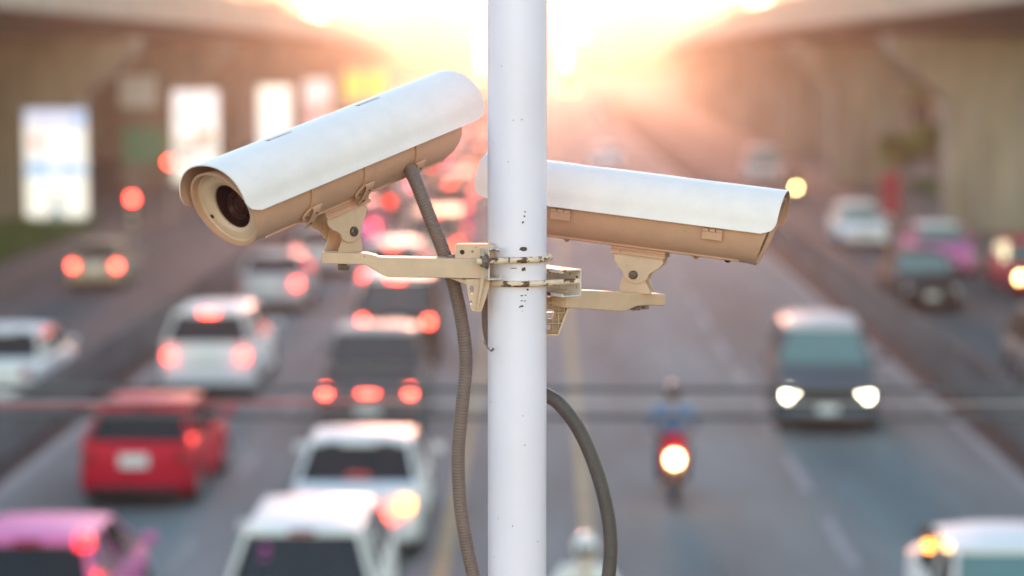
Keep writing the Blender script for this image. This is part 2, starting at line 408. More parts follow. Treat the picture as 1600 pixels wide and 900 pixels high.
# ------------------------------------------------------------------ vehicles
def rr_ring(y, hw, z0, z1, r=.13, tumble=.94, n=3):
    """rounded rectangle ring in xz"""
    pts = []
    for (cx, cz, a0, f) in ((hw - r, z1 - r, 0, 1), (-hw + r, z1 - r, 90, 1), (-hw + r, z0 + r, 180, 1), (hw - r, z0 + r, 270, 1)):
        for k in range(n + 1):
            a = R(a0 + 90 * k / n)
            x = cx + r * math.cos(a); z = cz + r * math.sin(a)
            t = (z - z0) / (z1 - z0)
            x *= 1 - (1 - tumble) * max(0, t - .45) / .55
            pts.append((x, y, z))
    return pts
KIND = {
 'hatchback': dict(L=3.9, Wd=1.69, zr=1.46, zb=.93, cb=(-1.84, 1.0), cr=(-1.30, .15), rear=.97, hood=.92, nose=.72, wr=.30),
 'sedan': dict(L=4.45, Wd=1.72, zr=1.46, zb=.95, cb=(-1.55, 1.0), cr=(-.98, .25), rear=1.0, hood=.92, nose=.72, wr=.31),
 'suv': dict(L=4.6, Wd=1.80, zr=1.68, zb=1.05, cb=(-2.22, 1.15), cr=(-1.85, .3), rear=1.05, hood=1.0, nose=.82, wr=.35),
 'pickup': dict(L=5.1, Wd=1.80, zr=1.75, zb=1.10, cb=(-.62, 1.25), cr=(-.42, .62), rear=1.10, hood=1.06, nose=.9, wr=.38),
 'van': dict(L=4.7, Wd=1.74, zr=1.93, zb=1.08, cb=(-2.28, 1.75), cr=(-2.08, 1.0), rear=1.08, hood=1.02, nose=.8, wr=.32),
}
PROTO = {}
def make_car(kind):
    k = KIND[kind]; L, hw = k['L'], k['Wd'] / 2
    root = empty('car'); y0, y1 = -L / 2, L / 2
    cb0, cb1 = k['cb']; cr0, cr1 = k['cr']; zb, zr = k['zb'], k['zr']
    st = [(y0, .80, .36, k['rear'] - .16), (y0 + .05, .90, .30, k['rear'] - .07), (y0 + .16, .96, .25, k['rear'] - .01), (y0 + .5, 1, .22, zb if kind != 'sedan' else k['rear'])]
    st += [(cb0 + .1, 1, .2, zb), (0, 1, .2, zb), (cb1 - .05, 1, .2, zb)]
    st += [(cb1 + .15, .99, .2, k['hood']), (y1 - .35, .95, .22, (k['hood'] + k['nose']) / 2), (y1 - .10, .86, .26, k['nose']), (y1, .72, .32, k['nose'] - .14)]
    st = sorted(set(st))
    b = MB(); b.rings([rr_ring(y, hw * a, z0, z1) for y, a, z0, z1 in st])
    body = b.build('body', PAINT['white'], root, True, 0, sharp=40)
    ax = (y0 + L * .19, y1 - L * .185); wr = k['wr']
    c = MB()
    for ay in ax:
        for sx in (-1, 1):
            c.lathe([(-.20, wr + .06), (.20, wr + .06)], Matrix.Translation((sx * (hw - .08), ay, wr)), 20, True, True)
    if kind == 'pickup': c.box((0, (y0 + .08 + cb0 - .12) / 2, 1.05), (hw * 2 - .22, cb0 - .2 - y0, .82))
    boolean(body, c)
    for ay in ax:
        for sx in (-1, 1):
            T = Matrix.Translation((sx * (hw - .11), ay, wr)) @ Matrix.Scale(sx, 4, (1, 0, 0))
            wl = MB().lathe([(-.09, wr * .62), (-.1, wr * .9), (-.06, wr), (.06, wr), (.1, wr * .9), (.085, wr * .62)], T, 24).build('tyre', M['rubber'], root)
            wl.name = 'wheel'
            rb = MB(); rb.lathe([(-.05, wr * .63), (.08, wr * .63), (.07, wr * .56), (.02, wr * .52)], T, 24, True)
            for q in range(5):
                rb.box((.055, 0, wr * .28), (.03, wr * .16, wr * .58), T @ Matrix.Rotation(q * 2 * PI / 5, 4, 'X'))
            rb.build('rim', M['alloy'], wl)
    # glasshouse
    wb, wt = hw * .93, hw * (.71 if kind in ('suv', 'hatchback') else .76)
    zt = zr - .06
    def side(t, u, s):        # t along 0 rear..1 front, u 0 belt..1 roof
        yb = cb0 + (cb1 - cb0) * t; yt = cr0 + (cr1 - cr0) * t
        return Vector((s * (wb + (wt - wb) * u), yb + (yt - yb) * u, zb - .03 + (zt - zb + .03) * u))
    def bar(bb, p, q, wx, wy):
        d = Vector((wx, 0, 0)); e = Vector((0, wy, 0))
        bb.add([p - d - e, p + d - e, p + d + e, p - d + e, q - d - e, q + d - e, q + d + e, q - d + e],
               [(0, 1, 2, 3), (4, 5, 6, 7), (0, 1, 5, 4), (1, 2, 6, 5), (2, 3, 7, 6), (3, 0, 4, 7)])
    bp = .5 if kind != 'van' else .45
    for s in (-1, 1):
        for t in ((0, .045), (bp, .03), (1, .035)) + (((.2, .05),) if kind in ('suv', 'van', 'hatchback') else ()):
            pil = MB(); bar(pil, side(t[0], 0, s), side(t[0], 1, s), .025, t[1])
            pil.build('pillar', PAINT['white'], root, False, .01)
    # roof
    ys = [cr0 - .05, cr0 + .08, cr0 + .4, (cr0 + cr1) / 2, cr1 - .3, cr1 + .05]
    rings = []
    for i, y in enumerate(ys):
        e = .0 if 0 < i < 5 else .05
        pts = []
        for q in range(9):
            x = -1 + q / 4; pts.append((x * (wt + .03), y, zt + (.075 - e) * (1 - abs(x) ** 3.0) + .0))
        pts += [(wt * .9, y, zt - .03), (-wt * .9, y, zt - .03)]
        rings.append(pts)
    roof = MB().rings(rings).build('roof', PAINT['white'], root, True)
    def pane(name, a, b_, c_, d_, off):
        n = (b_ - a).cross(d_ - a).normalized() * .005
        MB().prism([a, b_, c_, d_], n).build(name, M['carglass'], root, False)
    e = .04
    for s in (-1, 1):
        pane('side_window', side(.02, e, s), side(bp - .01, e, s), side(bp - .01, .98, s), side(.02, .98, s), 0)
        pane('side_window', side(bp + .01, e, s), side(.985, e, s), side(.985, .98, s), side(bp + .01, .98, s), 0)
    ra, rb_, rc, rd = side(0, e, -1), side(0, e, 1), side(0, 1, 1), side(0, 1, -1)
    k1 = Vector((.04, 0, 0))
    pane('rear_window', ra + k1, rb_ - k1, rc - k1, rd + k1, 0)
    fa, fb, fc, fd = side(1, 0, -1), side(1, 0, 1), side(1, 1, 1), side(1, 1, -1)
    pane('windscreen', fa + k1, fb - k1, fc - k1, fd + k1, 0)
    if kind in ('suv', 'van', 'hatchback'):
        fr = MB()    # tailgate frame round the rear window
        for (p, q, wz) in ((ra, rb_, .05), (rd, rc, .05)):
            fr.box(((p + q) / 2 + Vector((0, -.012, 0))), ((q - p).length, .03, wz * 2))
        fr.build('tailgate_frame', PAINT['white'], root, False, .01)
    # cabin interior
    se = MB()
    for sx in (-1, 1):
        for yy in ((cb0 + cb1) / 2 + .2, max(cb0 + .55, (cb0 + cb1) / 2 - .75)):
            if kind == 'pickup' and yy < .2: continue
            se.box((sx * .36, yy, zb + .05), (.46, .14, .5)); se.box((sx * .36, yy, zb + .38), (.24, .1, .16))
    se.box((0, (cb0 + cb1) / 2, zb + .004), (hw * 1.85, (cb1 - cb0) * .985, .008))
    se.build('seats', M['seatc'], root, False, .02)
    # fittings
    MB().box((0, y0 - .005, .44), (hw * 1.72, .10, .24)).build('rear_bumper', PAINT['white'] if kind != 'pickup' else M['trim'], root, True, .04)
    MB().box((0, y0 - .02, .27), (hw * 1.5, .10, .11)).build('rear_skirt', M['trim'], root, True, .03)
    MB().box((0, y1 - .02, .42), (hw * 1.5, .12, .24)).build('front_bumper', PAINT['white'] if kind != 'pickup' else M['trim'], root, True, .04)
    g = MB(); g.box((0, y1 + .004, k['nose'] - .16), (hw * .95, .03, .15))
    for q in range(3): g.box((0, y1 + .022, k['nose'] - .21 + .05 * q), (hw * .93, .012, .012))
    g.build('grille', M['trim'], root, False)
    zl = k['rear'] - .20 if kind != 'van' else 1.0
    lw, lh = (.17, .16) if kind not in ('pickup', 'suv', 'van') else (.13, .15)
    for s in (-1, 1):
        MB().box((s * (hw * .80), y0 - .015, zl), (lw, .13, lh)).build('tail_light', M['tail_off'], root, True, .03)
        MB().lathe([(0, .0), (.05, .06), (.04, .105), (-.1, .105)], Matrix.Translation((s * hw * .70, y1 - .07, k['nose'] - .14)) @ Matrix.Rotation(PI / 2, 4, 'Z'), 16, False, True).build('headlight', M['head_off'], root)
        mm = MB(); mm.box((s * (hw + .10), cb1 - .25, zb + .10), (.17, .09, .13)); mm.build('door_mirror', PAINT['white'], root, True, .03)
        hd = MB()
        for t in (.30, .62): hd.box((s * (hw + .008), cb0 + (cb1 - cb0) * t, zb - .14), (.03, .18, .03))
        hd.build('door_handle', M['trim'], root, True, .006)
    MB().box((0, cr0 - .06 if kind != 'sedan' else cb0 + .22, zr - .05 if kind != 'sedan' else zb + .06), (.30, .05, .045)).build('brake_light', M['tail_off'], root, False, .01)
    MB().box((0, y0 - .062 if kind != 'pickup' else y0 - .07, .52 if kind == 'pickup' else zl - .05), (.42, .015, .19)).build('number_plate', M['plate'], root, False)
    MB().box((0, y1 + .045, .45), (.34, .012, .14)).build('number_plate', M['plate'], root, False)
    if kind == 'sedan' or kind == 'hatchback':
        pass
    return root
for k_ in KIND:
    PROTO[k_] = make_car(k_)
_used = set()
def copy_tree(o, parent=None):
    c = o.copy(); COL.objects.link(c)
    if parent is not None: c.parent = parent
    for ch in o.children: copy_tree(ch, c)
    return c
def walk(o):
    yield o
    for c in o.children: yield from walk(c)
def car(kind, x, near, paint, label, away=True, lights=None, rz=0, name='car', group='cars in the jam', cat='car', sc=1, roofpaint=None, lift=False, brake_at=None):
    """near = distance of the end nearest the camera. lights: dict part->material key"""
    o = copy_tree(PROTO[kind]) if kind in _used else PROTO[kind]
    _used.add(kind)
    L = KIND[kind]['L']
    o.name = name; o.location = (x, near + L / 2, 0); o.rotation_euler = (0, 0, (0 if away else PI) + rz); o.scale = (sc,) * 3
    tag(o, label, cat, group)
    lights = lights or {}
    for p in walk(o):
        if p.type != 'MESH': continue
        if p.material_slots and p.material_slots[0].link == 'OBJECT': p.material_slots[0].link = 'DATA'
        if p.name.startswith('tail_light'): p.location = (0, 0, 0)
        base = p.name.split('.')[0]
        mt = None
        ms = p.data.materials[0] if len(p.data.materials) else None
        if base == 'roof' and roofpaint: mt = PAINT[roofpaint]
        elif ms == PAINT['white']: mt = PAINT[paint]
        if base == 'windscreen' and not away: mt = M['skytealglass']
        if base in lights:
            v = lights[base]
            if isinstance(v, tuple):
                i = lights.setdefault('_' + base, [0]); v2 = v[i[0] % len(v)]; i[0] += 1; mt = M[v2] if v2 else None
            else: mt = M[v]
        if lift and base == 'tail_light': p.location = (0, .22, .72)
        if base == 'brake_light': p.location = brake_at or (0, 0, 0)
        if mt is not None:
            p.material_slots[0].link = 'OBJECT'; p.material_slots[0].material = mt
    return o
TL = {'tail_light': 'tail_on', 'brake_light': 'brake'}
def tl(**k): d = dict(TL); d.update(k); return d
JAM = 'cars in the jam'
car('hatchback', -5.45, 24.5, 'pink', 'bright pink taxi cut off by the lower left corner of the photo', lights={'tail_light': (None, 'dimred')}, cat='taxi', lift=True)
car('hatchback', -5.85, 34.4, 'red', 'bright red hatchback with a white number plate and unlit tail lights', rz=R(-1.5))
car('suv', -6.42, 45.6, 'white', 'white people carrier with three red lights lit, ahead of the red hatchback', lights=tl())
car('sedan', -6.95, 61, 'silver', 'silver saloon ahead of the white people carrier', lights={'tail_light': (None, 'tail_on')})
car('suv', -2.55, 24.6, 'white', 'white van with magenta and green bags behind its rear window, at the bottom edge', sc=.93)
ws = car('sedan', -2.45, 30.6, 'white', 'white saloon just ahead of the white van, one bright amber light on its right', lights={'tail_light': ('tail_on', 'amber'), 'brake_light': 'brake'})
car('pickup', -2.97, 40.4, 'grey', 'dark grey pickup with three round red lights in a row, ahead of the white saloon', lights=tl(tail_light='brake'), roofpaint='silver', brake_at=(0, -2.1, -.82))
car('van', -3.1, 50.3, 'black', 'tall dark van with a white roof and two wide red lights', lights=tl(tail_light='brake'), roofpaint='white')
MB().box((.50, -2.27, .70), (.16, .08, .12)).build('tail_light', M['tail_on'], ws, True, .02)
# interior bags of the white van
for (x, z, sz, mk, lb) in ((-2.93, 1.20, .16, 'magenta', 'magenta bag behind the rear window of the white van'), (-2.12, 1.10, .12, 'greenbag', 'green bag behind the rear window of the white van')):
    b = MB(); pts = []
    for i in range(7):
        t = i / 6; r = sz * (.85 + .3 * math.sin(t * PI)) * (1 if t < .8 else .6)
        pts.append([(x + r * math.cos(a) * .95 + .02 * math.sin(3 * a + i), 25.12 + r * .6 * math.sin(a), z - sz + 2 * sz * t) for a in [2 * PI * j / 14 for j in range(14)]])
    o = b.rings(pts).build('bag', M[mk]); tag(o, lb, 'bag')
# the rest of the jam, going away
cols = ['white', 'silver', 'white', 'grey', 'red', 'white', 'pink', 'black', 'silver', 'gold']
kinds = ['sedan', 'suv', 'hatchback', 'pickup', 'van', 'sedan', 'suv']
far_labels = {}
y = 62.5; i = 0
ORD = ['first', 'second', 'third', 'fourth', 'fifth', 'sixth', 'seventh', 'eighth', 'ninth', 'tenth', 'eleventh', 'twelfth', 'thirteenth', 'fourteenth', 'fifteenth', 'sixteenth', 'seventeenth', 'eighteenth', 'nineteenth', 'twentieth']
KN = dict(sedan='saloon', suv='sport utility car', hatchback='hatchback', pickup='pickup', van='van')
while y < 330 and i < 20:
    k_ = kinds[(i * 3 + 1) % 7]; c_ = cols[(i * 7 + 2) % 10]
    car(k_, -3.3 + rnd.uniform(-.35, .25) - (.5 if i == 0 else 0), y, c_, f'{c_} {KN[k_]}, {ORD[i]} car beyond the tall dark van in the inner jammed lane', lights=tl() if i % 4 != 2 else tl(brake_light='tail_off'))
    y += KIND[k_]['L'] + rnd.uniform(2.5, 6) * (1 + y / 150); i += 1
y = 71; i = 0
while y < 330 and i < 20:
    k_ = kinds[(i * 4 + 2) % 7]; c_ = 'pink' if i in (1,) else cols[(i * 3 + 1) % 10]
    car(k_, -6.6 + rnd.uniform(-.3, .3), y, c_, f'{c_} {KN[k_]}, {ORD[i]} car beyond the silver saloon in the outer jammed lane', lights=tl() if i % 3 else tl(brake_light='tail_off'))
    y += KIND[k_]['L'] + rnd.uniform(3, 7) * (1 + y / 150); i += 1

OPEN = 'oncoming vehicles in the open lanes'
car('suv', 5.05, 41.5, 'slate', 'dark slate oncoming sport utility car with a pale roof and both headlights shining', False, {'headlight': ('head_on', 'head_on')}, group=OPEN, rz=R(-3.5), roofpaint='silver', sc=1.02)
wv = car('sedan', 4.95, 22.9, 'white', 'white oncoming saloon with a glowing amber lamp beside its roof, lower right corner', False, group=OPEN)
b = MB(); b.tube([(.84, .72, .98), (1.0, .76, 1.15), (1.02, .78, 1.45)], .018, 8); b.box((1.05, .74, 1.66), (.14, .05, .14)); b.build('mirror_stalk', M['trim'], wv, True, .01)
MB().box((1.03, .81, 1.55), (.09, .06, .09)).build('indicator', M['amber'], wv, True, .02)
car('sedan', 3.6, 138, 'white', 'small white oncoming saloon far up the open lanes', False, group=OPEN)
car('van', 5.9, 260, 'silver', 'silver oncoming van far up the open lanes behind the white saloon', False, group=OPEN)
SL, SR = 'vehicles on the left service road', 'vehicles on the right service road'
car('hatchback', -12.55, 67, 'gold', 'small pale gold hatchback with both red lights lit on the left service road', lights={'tail_light': 'brake'}, group=SL, sc=.92)
car('sedan', -10.1, 43.5, 'white', 'white saloon cut off by the left edge, behind the barrier', group=SL)
car('hatchback', 10.9, 82, 'white', 'white hatchback on the right service road beside the red sign post', False, group=SR)
car('sedan', 9.9, 61.5, 'black', 'black saloon right behind the barrier on the right service road', False, group=SR)
car('suv', 10.0, 43.5, 'grey', 'dark grey sport utility car cut off by the right edge', False, group=SR)
car('sedan', 12.0, 71.5, 'pink', 'pink taxi parked across from the black saloon on the right', False, group=SR, cat='taxi', roofpaint='white')
car('hatchback', 13.45, 65.0, 'red', 'dark red hatchback with a warm headlight at the right edge', False, {'headlight': ('head_warm', 'head_warm')}, group=SR)
car('suv', -13.0, 104, 'silver', 'silver sport utility car in front of the second left pier', lights={'tail_light': 'tail_off'}, group=SL)
car('sedan', -12.2, 128, 'red', 'red saloon beside the glowing plain white advert', lights={'tail_light': 'tail_on'}, group=SL)
car('van', 11.2, 122, 'silver', 'silver van beyond the white hatchback on the right service road', False, group=SR)

# amber repeater in the near mirror of the white oncoming van
# far bus
def bus(x, y, c1, label):
    root = empty('bus', (x, y, 0), PI); tag(root, label, 'bus', OPEN)
    MB().rings([rr_ring(yy, 1.25 * a, .35, 3.1 - e, .2, .97) for yy, a, e in ((-5.5, .94, .12), (-5.4, 1, 0), (5.3, 1, 0), (5.5, .93, .15))]).build('body', PAINT[c1], root)
    MB().box((0, 5.5, 2.0), (2.2, .03, 1.1)).build('windscreen', M['winglass'], root, False)
    for s in (-1, 1):
        MB().box((s * 1.235, 0, 2.1), (.03, 9.6, .8)).build('window_band', M['winglass'], root, False)
        for yy in (-3.4, 3.6):
            MB().lathe([(-.13, .3), (-.13, .48), (.13, .48), (.13, .3)], Matrix.Translation((s * 1.1, yy, .48)), 20, True, True).build('wheel', M['rubber'], root)
        MB().box((s * .95, 5.52, .8), (.28, .04, .18)).build('headlight', M['head_on'], root, False)
bus(4.2, 420, 'lime', 'lime yellow bus far up the open lanes near the vanishing point')

# motorcycles with riders
def skin_mesh(name, joints, edges, m, parent, sub=2, root_idx=0):
    me = bpy.data.meshes.new(name); me.from_pydata([j[0] for j in joints], edges, [])
    o = bpy.data.objects.new(name, me); COL.objects.link(o)
    sk = o.modifiers.new('s', 'SKIN'); sk.use_smooth_shade = True
    for i, (p, r) in enumerate(joints):
        v = me.skin_vertices[0].data[i]; v.radius = (r, r) if not isinstance(r, tuple) else r; v.use_root = (i == root_idx)
    ss = o.modifiers.new('ss', 'SUBSURF'); ss.levels = sub; ss.render_levels = sub
    dg = bpy.context.evaluated_depsgraph_get(); dg.update()
    m2 = bpy.data.meshes.new_from_object(o.evaluated_get(dg)); bpy.data.objects.remove(o); bpy.data.meshes.remove(me)
    m2.name = name; m2.materials.clear(); m2.materials.append(m)
    m2.polygons.foreach_set('use_smooth', [True] * len(m2.polygons))
    o = bpy.data.objects.new(name, m2); COL.objects.link(o); o.parent = parent
    return o
def motorcycle(x, y, paint, lamp, jacket, helmet, blabel, plabel, away=False):
    root = empty('motorcycle', (x, y, 0), 0 if away else PI); tag(root, blabel, 'motorcycle', 'motorcycles')
    for yy, nm in ((.62, 'wheel'), (-.62, 'wheel')):
        wl = MB().lathe([(-.04, .22), (-.045, .27), (0, .3), (.045, .27), (.04, .22)], Matrix.Translation((0, yy, .30)), 24).build('wheel', M['rubber'], root)
        rb = MB().lathe([(-.02, .225), (.02, .225)], Matrix.Translation((0, yy, .30)), 24)
        for q in range(5): rb.box((0, 0, .11), (.02, .025, .22), Matrix.Translation((0, yy, .30)) @ Matrix.Rotation(q * 2 * PI / 5, 4, 'X'))
        rb.build('rim', M['alloy'], wl)
    b = MB()
    for s in (-1, 1): b.tube([(s * .07, .62, .3), (s * .07, .5, .62), (s * .06, .42, .86)], .022, 8)
    b.build('fork', M['metalpost'], root)
    MB().tube([(-.34, .26, 1.0), (-.24, .36, 1.02), (0, .42, .96), (.24, .36, 1.02), (.34, .26, 1.0)], .014, 8).build('handlebar', M['trim'], root)
    MB().rings([rr_ring(yy, h_, z0, z1, .05, .8) for yy, h_, z0, z1 in ((.56, .06, .74, .92), (.5, .15, .62, 1.03), (.38, .17, .5, 1.05), (.25, .12, .36, .9), (.0, .12, .3, .62), (-.25, .13, .4, .74), (-.55, .12, .55, .78), (-.75, .05, .66, .78))]).build('fairing', paint, root, True)
    MB().rings([rr_ring(yy, h_, .73, z1, .04, .9) for yy, h_, z1 in ((.08, .10, .79), (-.1, .14, .82), (-.5, .14, .85), (-.68, .09, .84))]).build('seat', M['trim'], root)
    MB().lathe([(0, 0), (.03, .05), (.01, .095), (-.06, .095)], Matrix.Translation((0, .60, .70)) @ Matrix.Rotation(PI / 2, 4, 'Z'), 18, False, True).build('headlight', lamp, root)
    MB().box((0, .70, .50), (.10, .34, .03)).build('mudguard', paint, root, True, .01)
    for s in (-1, 1):
        mm = MB(); mm.tube([(s * .24, .36, 1.02), (s * .30, .34, 1.2)], .006, 6); mm.lathe([(0, .06), (.02, .05)], Matrix.Translation((s * .31, .33, 1.22)) @ Matrix.Rotation(PI / 2, 4, 'Z'), 14, True, True); mm.build('mirror', M['trim'], root)
    MB().tube([(.13, .1, .3), (.15, -.3, .32), (.15, -.75, .40)], .04, 10).build('exhaust', M['alloy'], root)
    # rider
    pr = empty('person', (x, y, 0), 0 if away else PI); tag(pr, plabel, 'person', 'motorcycle riders')
    J = [((0, -.18, .88), (.15, .11)), ((0, -.12, 1.08), (.135, .1)), ((0, -.03, 1.30), (.16, .11)), ((0, .02, 1.43), (.07, .07)), ((0, .05, 1.52), .075), ((0, .06, 1.62), .09)]
    E = [(0, 1), (1, 2), (2, 3), (3, 4), (4, 5)]
    for s in (-1, 1):
        n = len(J)
        J += [((s * .19, -.01, 1.36), .06), ((s * .33, .06, 1.14), .043), ((s * .33, .25, 1.03), .028), ((s * .325, .30, 1.015), .03)]
        E += [(2, n), (n, n + 1), (n + 1, n + 2), (n + 2, n + 3)]
        for f in range(4):
            k = len(J); fx = s * (.355 - .022 * f)
            J += [((fx, .335 + (.006 if f in (1, 2) else 0), 1.01), .010), ((fx, .345, .985), .009), ((fx, .325, .972), .008)]
            E += [(n + 3, k), (k, k + 1), (k + 1, k + 2)]
        k = len(J); J += [((s * .29, .29, .99), .011), ((s * .285, .31, .975), .009)]; E += [(n + 3, k), (k, k + 1)]
        n = len(J)
        J += [((s * .10, -.16, .86), .095), ((s * .19, .26, .70), .062), ((s * .18, .12, .36), .045), ((s * .17, .10, .24), .04), ((s * .18, .26, .21), .035)]
        E += [(0, n), (n, n + 1), (n + 1, n + 2), (n + 2, n + 3), (n + 3, n + 4)]
    skin_mesh('body', J, E, M['skin'], pr, 1)
    JJ = [((0, -.19, .90), (.175, .135)), ((0, -.12, 1.08), (.16, .125)), ((0, -.03, 1.30), (.19, .135)), ((0, .01, 1.42), (.09, .09))]
    EE = [(0, 1), (1, 2), (2, 3)]
    for s in (-1, 1):
        n = len(JJ); JJ += [((s * .20, -.01, 1.36), .08), ((s * .335, .06, 1.14), .06), ((s * .335, .22, 1.045), .042)]; EE += [(2, n), (n, n + 1), (n + 1, n + 2)]
    skin_mesh('jacket', JJ, EE, jacket, pr, 2)
    JJ = [((0, -.19, .88), (.17, .13))]; EE = []
    for s in (-1, 1):
        n = len(JJ); JJ += [((s * .11, -.15, .87), .11), ((s * .19, .27, .71), .08), ((s * .18, .13, .38), .06), ((s * .17, .10, .27), .055)]; EE += [(0, n), (n, n + 1), (n + 1, n + 2), (n + 2, n + 3)]
    skin_mesh('trousers', JJ, EE, M['darkcl'], pr, 2)
    hb = MB()
    hb.rings([[(.125 * math.sin(a) * math.cos(b_), .05 + .14 * math.sin(a) * math.sin(b_), 1.61 + .14 * math.cos(a)) for b_ in [2 * PI * j / 20 for j in range(20)]] for a in [.05 + i * (PI * .78) / 10 for i in range(11)]], True, False)
    h = hb.build('helmet', helmet, pr)
    MB().box((0, .175, 1.60), (.17, .03, .09)).build('visor', M['winglass'], h, True, .015)
motorcycle(1.9, 35.3, PAINT['red'], M['head_warm'], M['bluejkt'], M['helmet_b'],
           'red motorcycle with its round warm headlight on, riding toward the camera in the open lane',
           'rider in a blue jacket and black helmet on the red motorcycle in the open lane')
motorcycle(.42, 24.0, PAINT['white'], M['head_off'], M['whitejkt'], M['helmet_w'],
           'white motorcycle at the bottom edge, right of the pole',
           'rider in white shirt and white helmet at the bottom edge, right of the pole')
motorcycle(11.3, 109, PAINT['black'], M['head_warm'], M['darkcl'], M['helmet_b'],
           'distant dark motorcycle with a bright warm headlight on the right service road',
           'rider in dark clothes on the distant motorcycle of the right service road')

# ------------------------------------------------------------------ street furniture
def traffic_light(x, y, h, label):
    root = empty('traffic_light', (x, y, 0)); tag(root, label, 'traffic light', 'red traffic lights')
    MB().tube([(0, 0, -.02), (0, 0, h + .5)], .06, 12).build('post', M['metalpost'], root)
    MB().box((0, -.12, h - .32), (.34, .18, 1.0)).build('housing', M['trim'], root, True, .03)
    for i, mk in enumerate(('tail_red', None, None)):
        MB().lathe([(0, .11), (.04, .10), (.05, 0)], Matrix.Translation((0, -.205, h - .32 * i)) @ Matrix.Rotation(-PI / 2, 4, 'Z'), 18, True).build('lamp', M['signal'] if i == 0 else M['head_off'], root)
        MB().rings([[(r_ * math.cos(a), -.21 - dd, h - .32 * i + r_ * math.sin(a)) for a in [PI * j / 10 for j in range(11)]] for r_, dd in ((.12, 0), (.12, .16), (.126, .16), (.126, 0))], False, False, closed=False).build('hood', M['trim'], root)
M['signal'] = mat('lit_red_signal', (.5, .02, .02), .3, emit=(1, .04, .03), es=8)
traffic_light(-11.75, 69, 2.5, 'red traffic light on a post beside the pale gold hatchback')
traffic_light(-14.4, 93, 2.5, 'red traffic light on a post between the first and second left piers')
def street_lamp(x, y, h, reach, label, on=True):
    root = empty('street_lamp', (x, y, 0)); tag(root, label, 'street lamp', 'tall street lamps')
    MB().tube([(0, 0, 0), (0, 0, h * .7), (0, 0, h)], lambda t: .11 - .05 * t, 12).build('post', M['metalpost'], root)
    MB().tube([(0, 0, h - .02), (-reach * .4, 0, h + .35), (-reach, 0, h + .1)], .04, 8).build('arm', M['metalpost'], root)
    hd = MB().box((-reach, 0, h + .06), (.7, .3, .14)).build('lamp_head', M['frame'], root, True, .04)
    MB().box((-reach, -.16, h - .04), (.5, .24, .07)).build('lamp_glass', M['streetlit'], hd, True, .02)
M['streetlit'] = mat('lit_street_lamp', (.9, .9, .7), .3, emit=(1, .9, .45), es=16)
street_lamp(8.22, 285, 9.2, 3.8, 'tall street lamp glowing pale yellow far up the road, right of the pole')
# red sign post on the right pavement
rt = empty('sign_post', (13.75, 96, .12)); tag(rt, 'tall narrow red sign board standing on the right pavement between the piers', 'sign')
MB().box((0, 0, .95), (.75, .14, 1.7)).build('panel', M['redpaint'], rt, True, .03)
for s in (-1, 1): MB().box((s * .25, 0, .08), (.06, .06, .16)).build('leg', M['metalpost'], rt, False)
def sign(x, y, z, wd, h, m, label):
    r_ = empty('road_sign', (x, y, 0)); tag(r_, label, 'sign')
    MB().box((0, 0, z), (wd, .06, h)).build('panel', m, r_, True, .015)
    MB().tube([(0, .07, 0), (0, .07, z + h / 2 - .05)], .05, 10).build('post', M['metalpost'], r_)
sign(-17.9, 108, 2.6, 1.9, 1.6, M['greensign'], 'green road sign on a post between the first and second left piers')
sign(-19.3, 115, 4.9, 1.7, 1.5, M['whitesign'], 'pale square sign high under the left viaduct between the piers')

# overhead cables that cross low before the footbridge, at about 12 m
def ocable(y, z, r, m, label, x0=-12, x1=12, dz=0):
    pts = [(x0 + (x1 - x0) * i / 40, y, z + dz * (i / 40 - .5) + .18 * ((i / 20 - 1) ** 2) * .3) for i in range(41)]
    o = MB().tube(pts, r, 8).build('overhead_cable', m); tag(o, label, 'cable', 'cables strung across the road')
ocable(12.0, 4.85, .0125, M['cable'], 'upper dark cable strung across the road in front of the traffic')
ocable(12.1, 4.69, .0130, M['cable'], 'lower dark cable strung across the road in front of the traffic')
ocable(12.05, 4.77, .004, M['palecable'], 'thin pale cable between the two dark ones across the road')
ocable(11.9, 4.75, .009, M['redcable'], 'thin red cable crossing at the left edge only', -12, -.75)

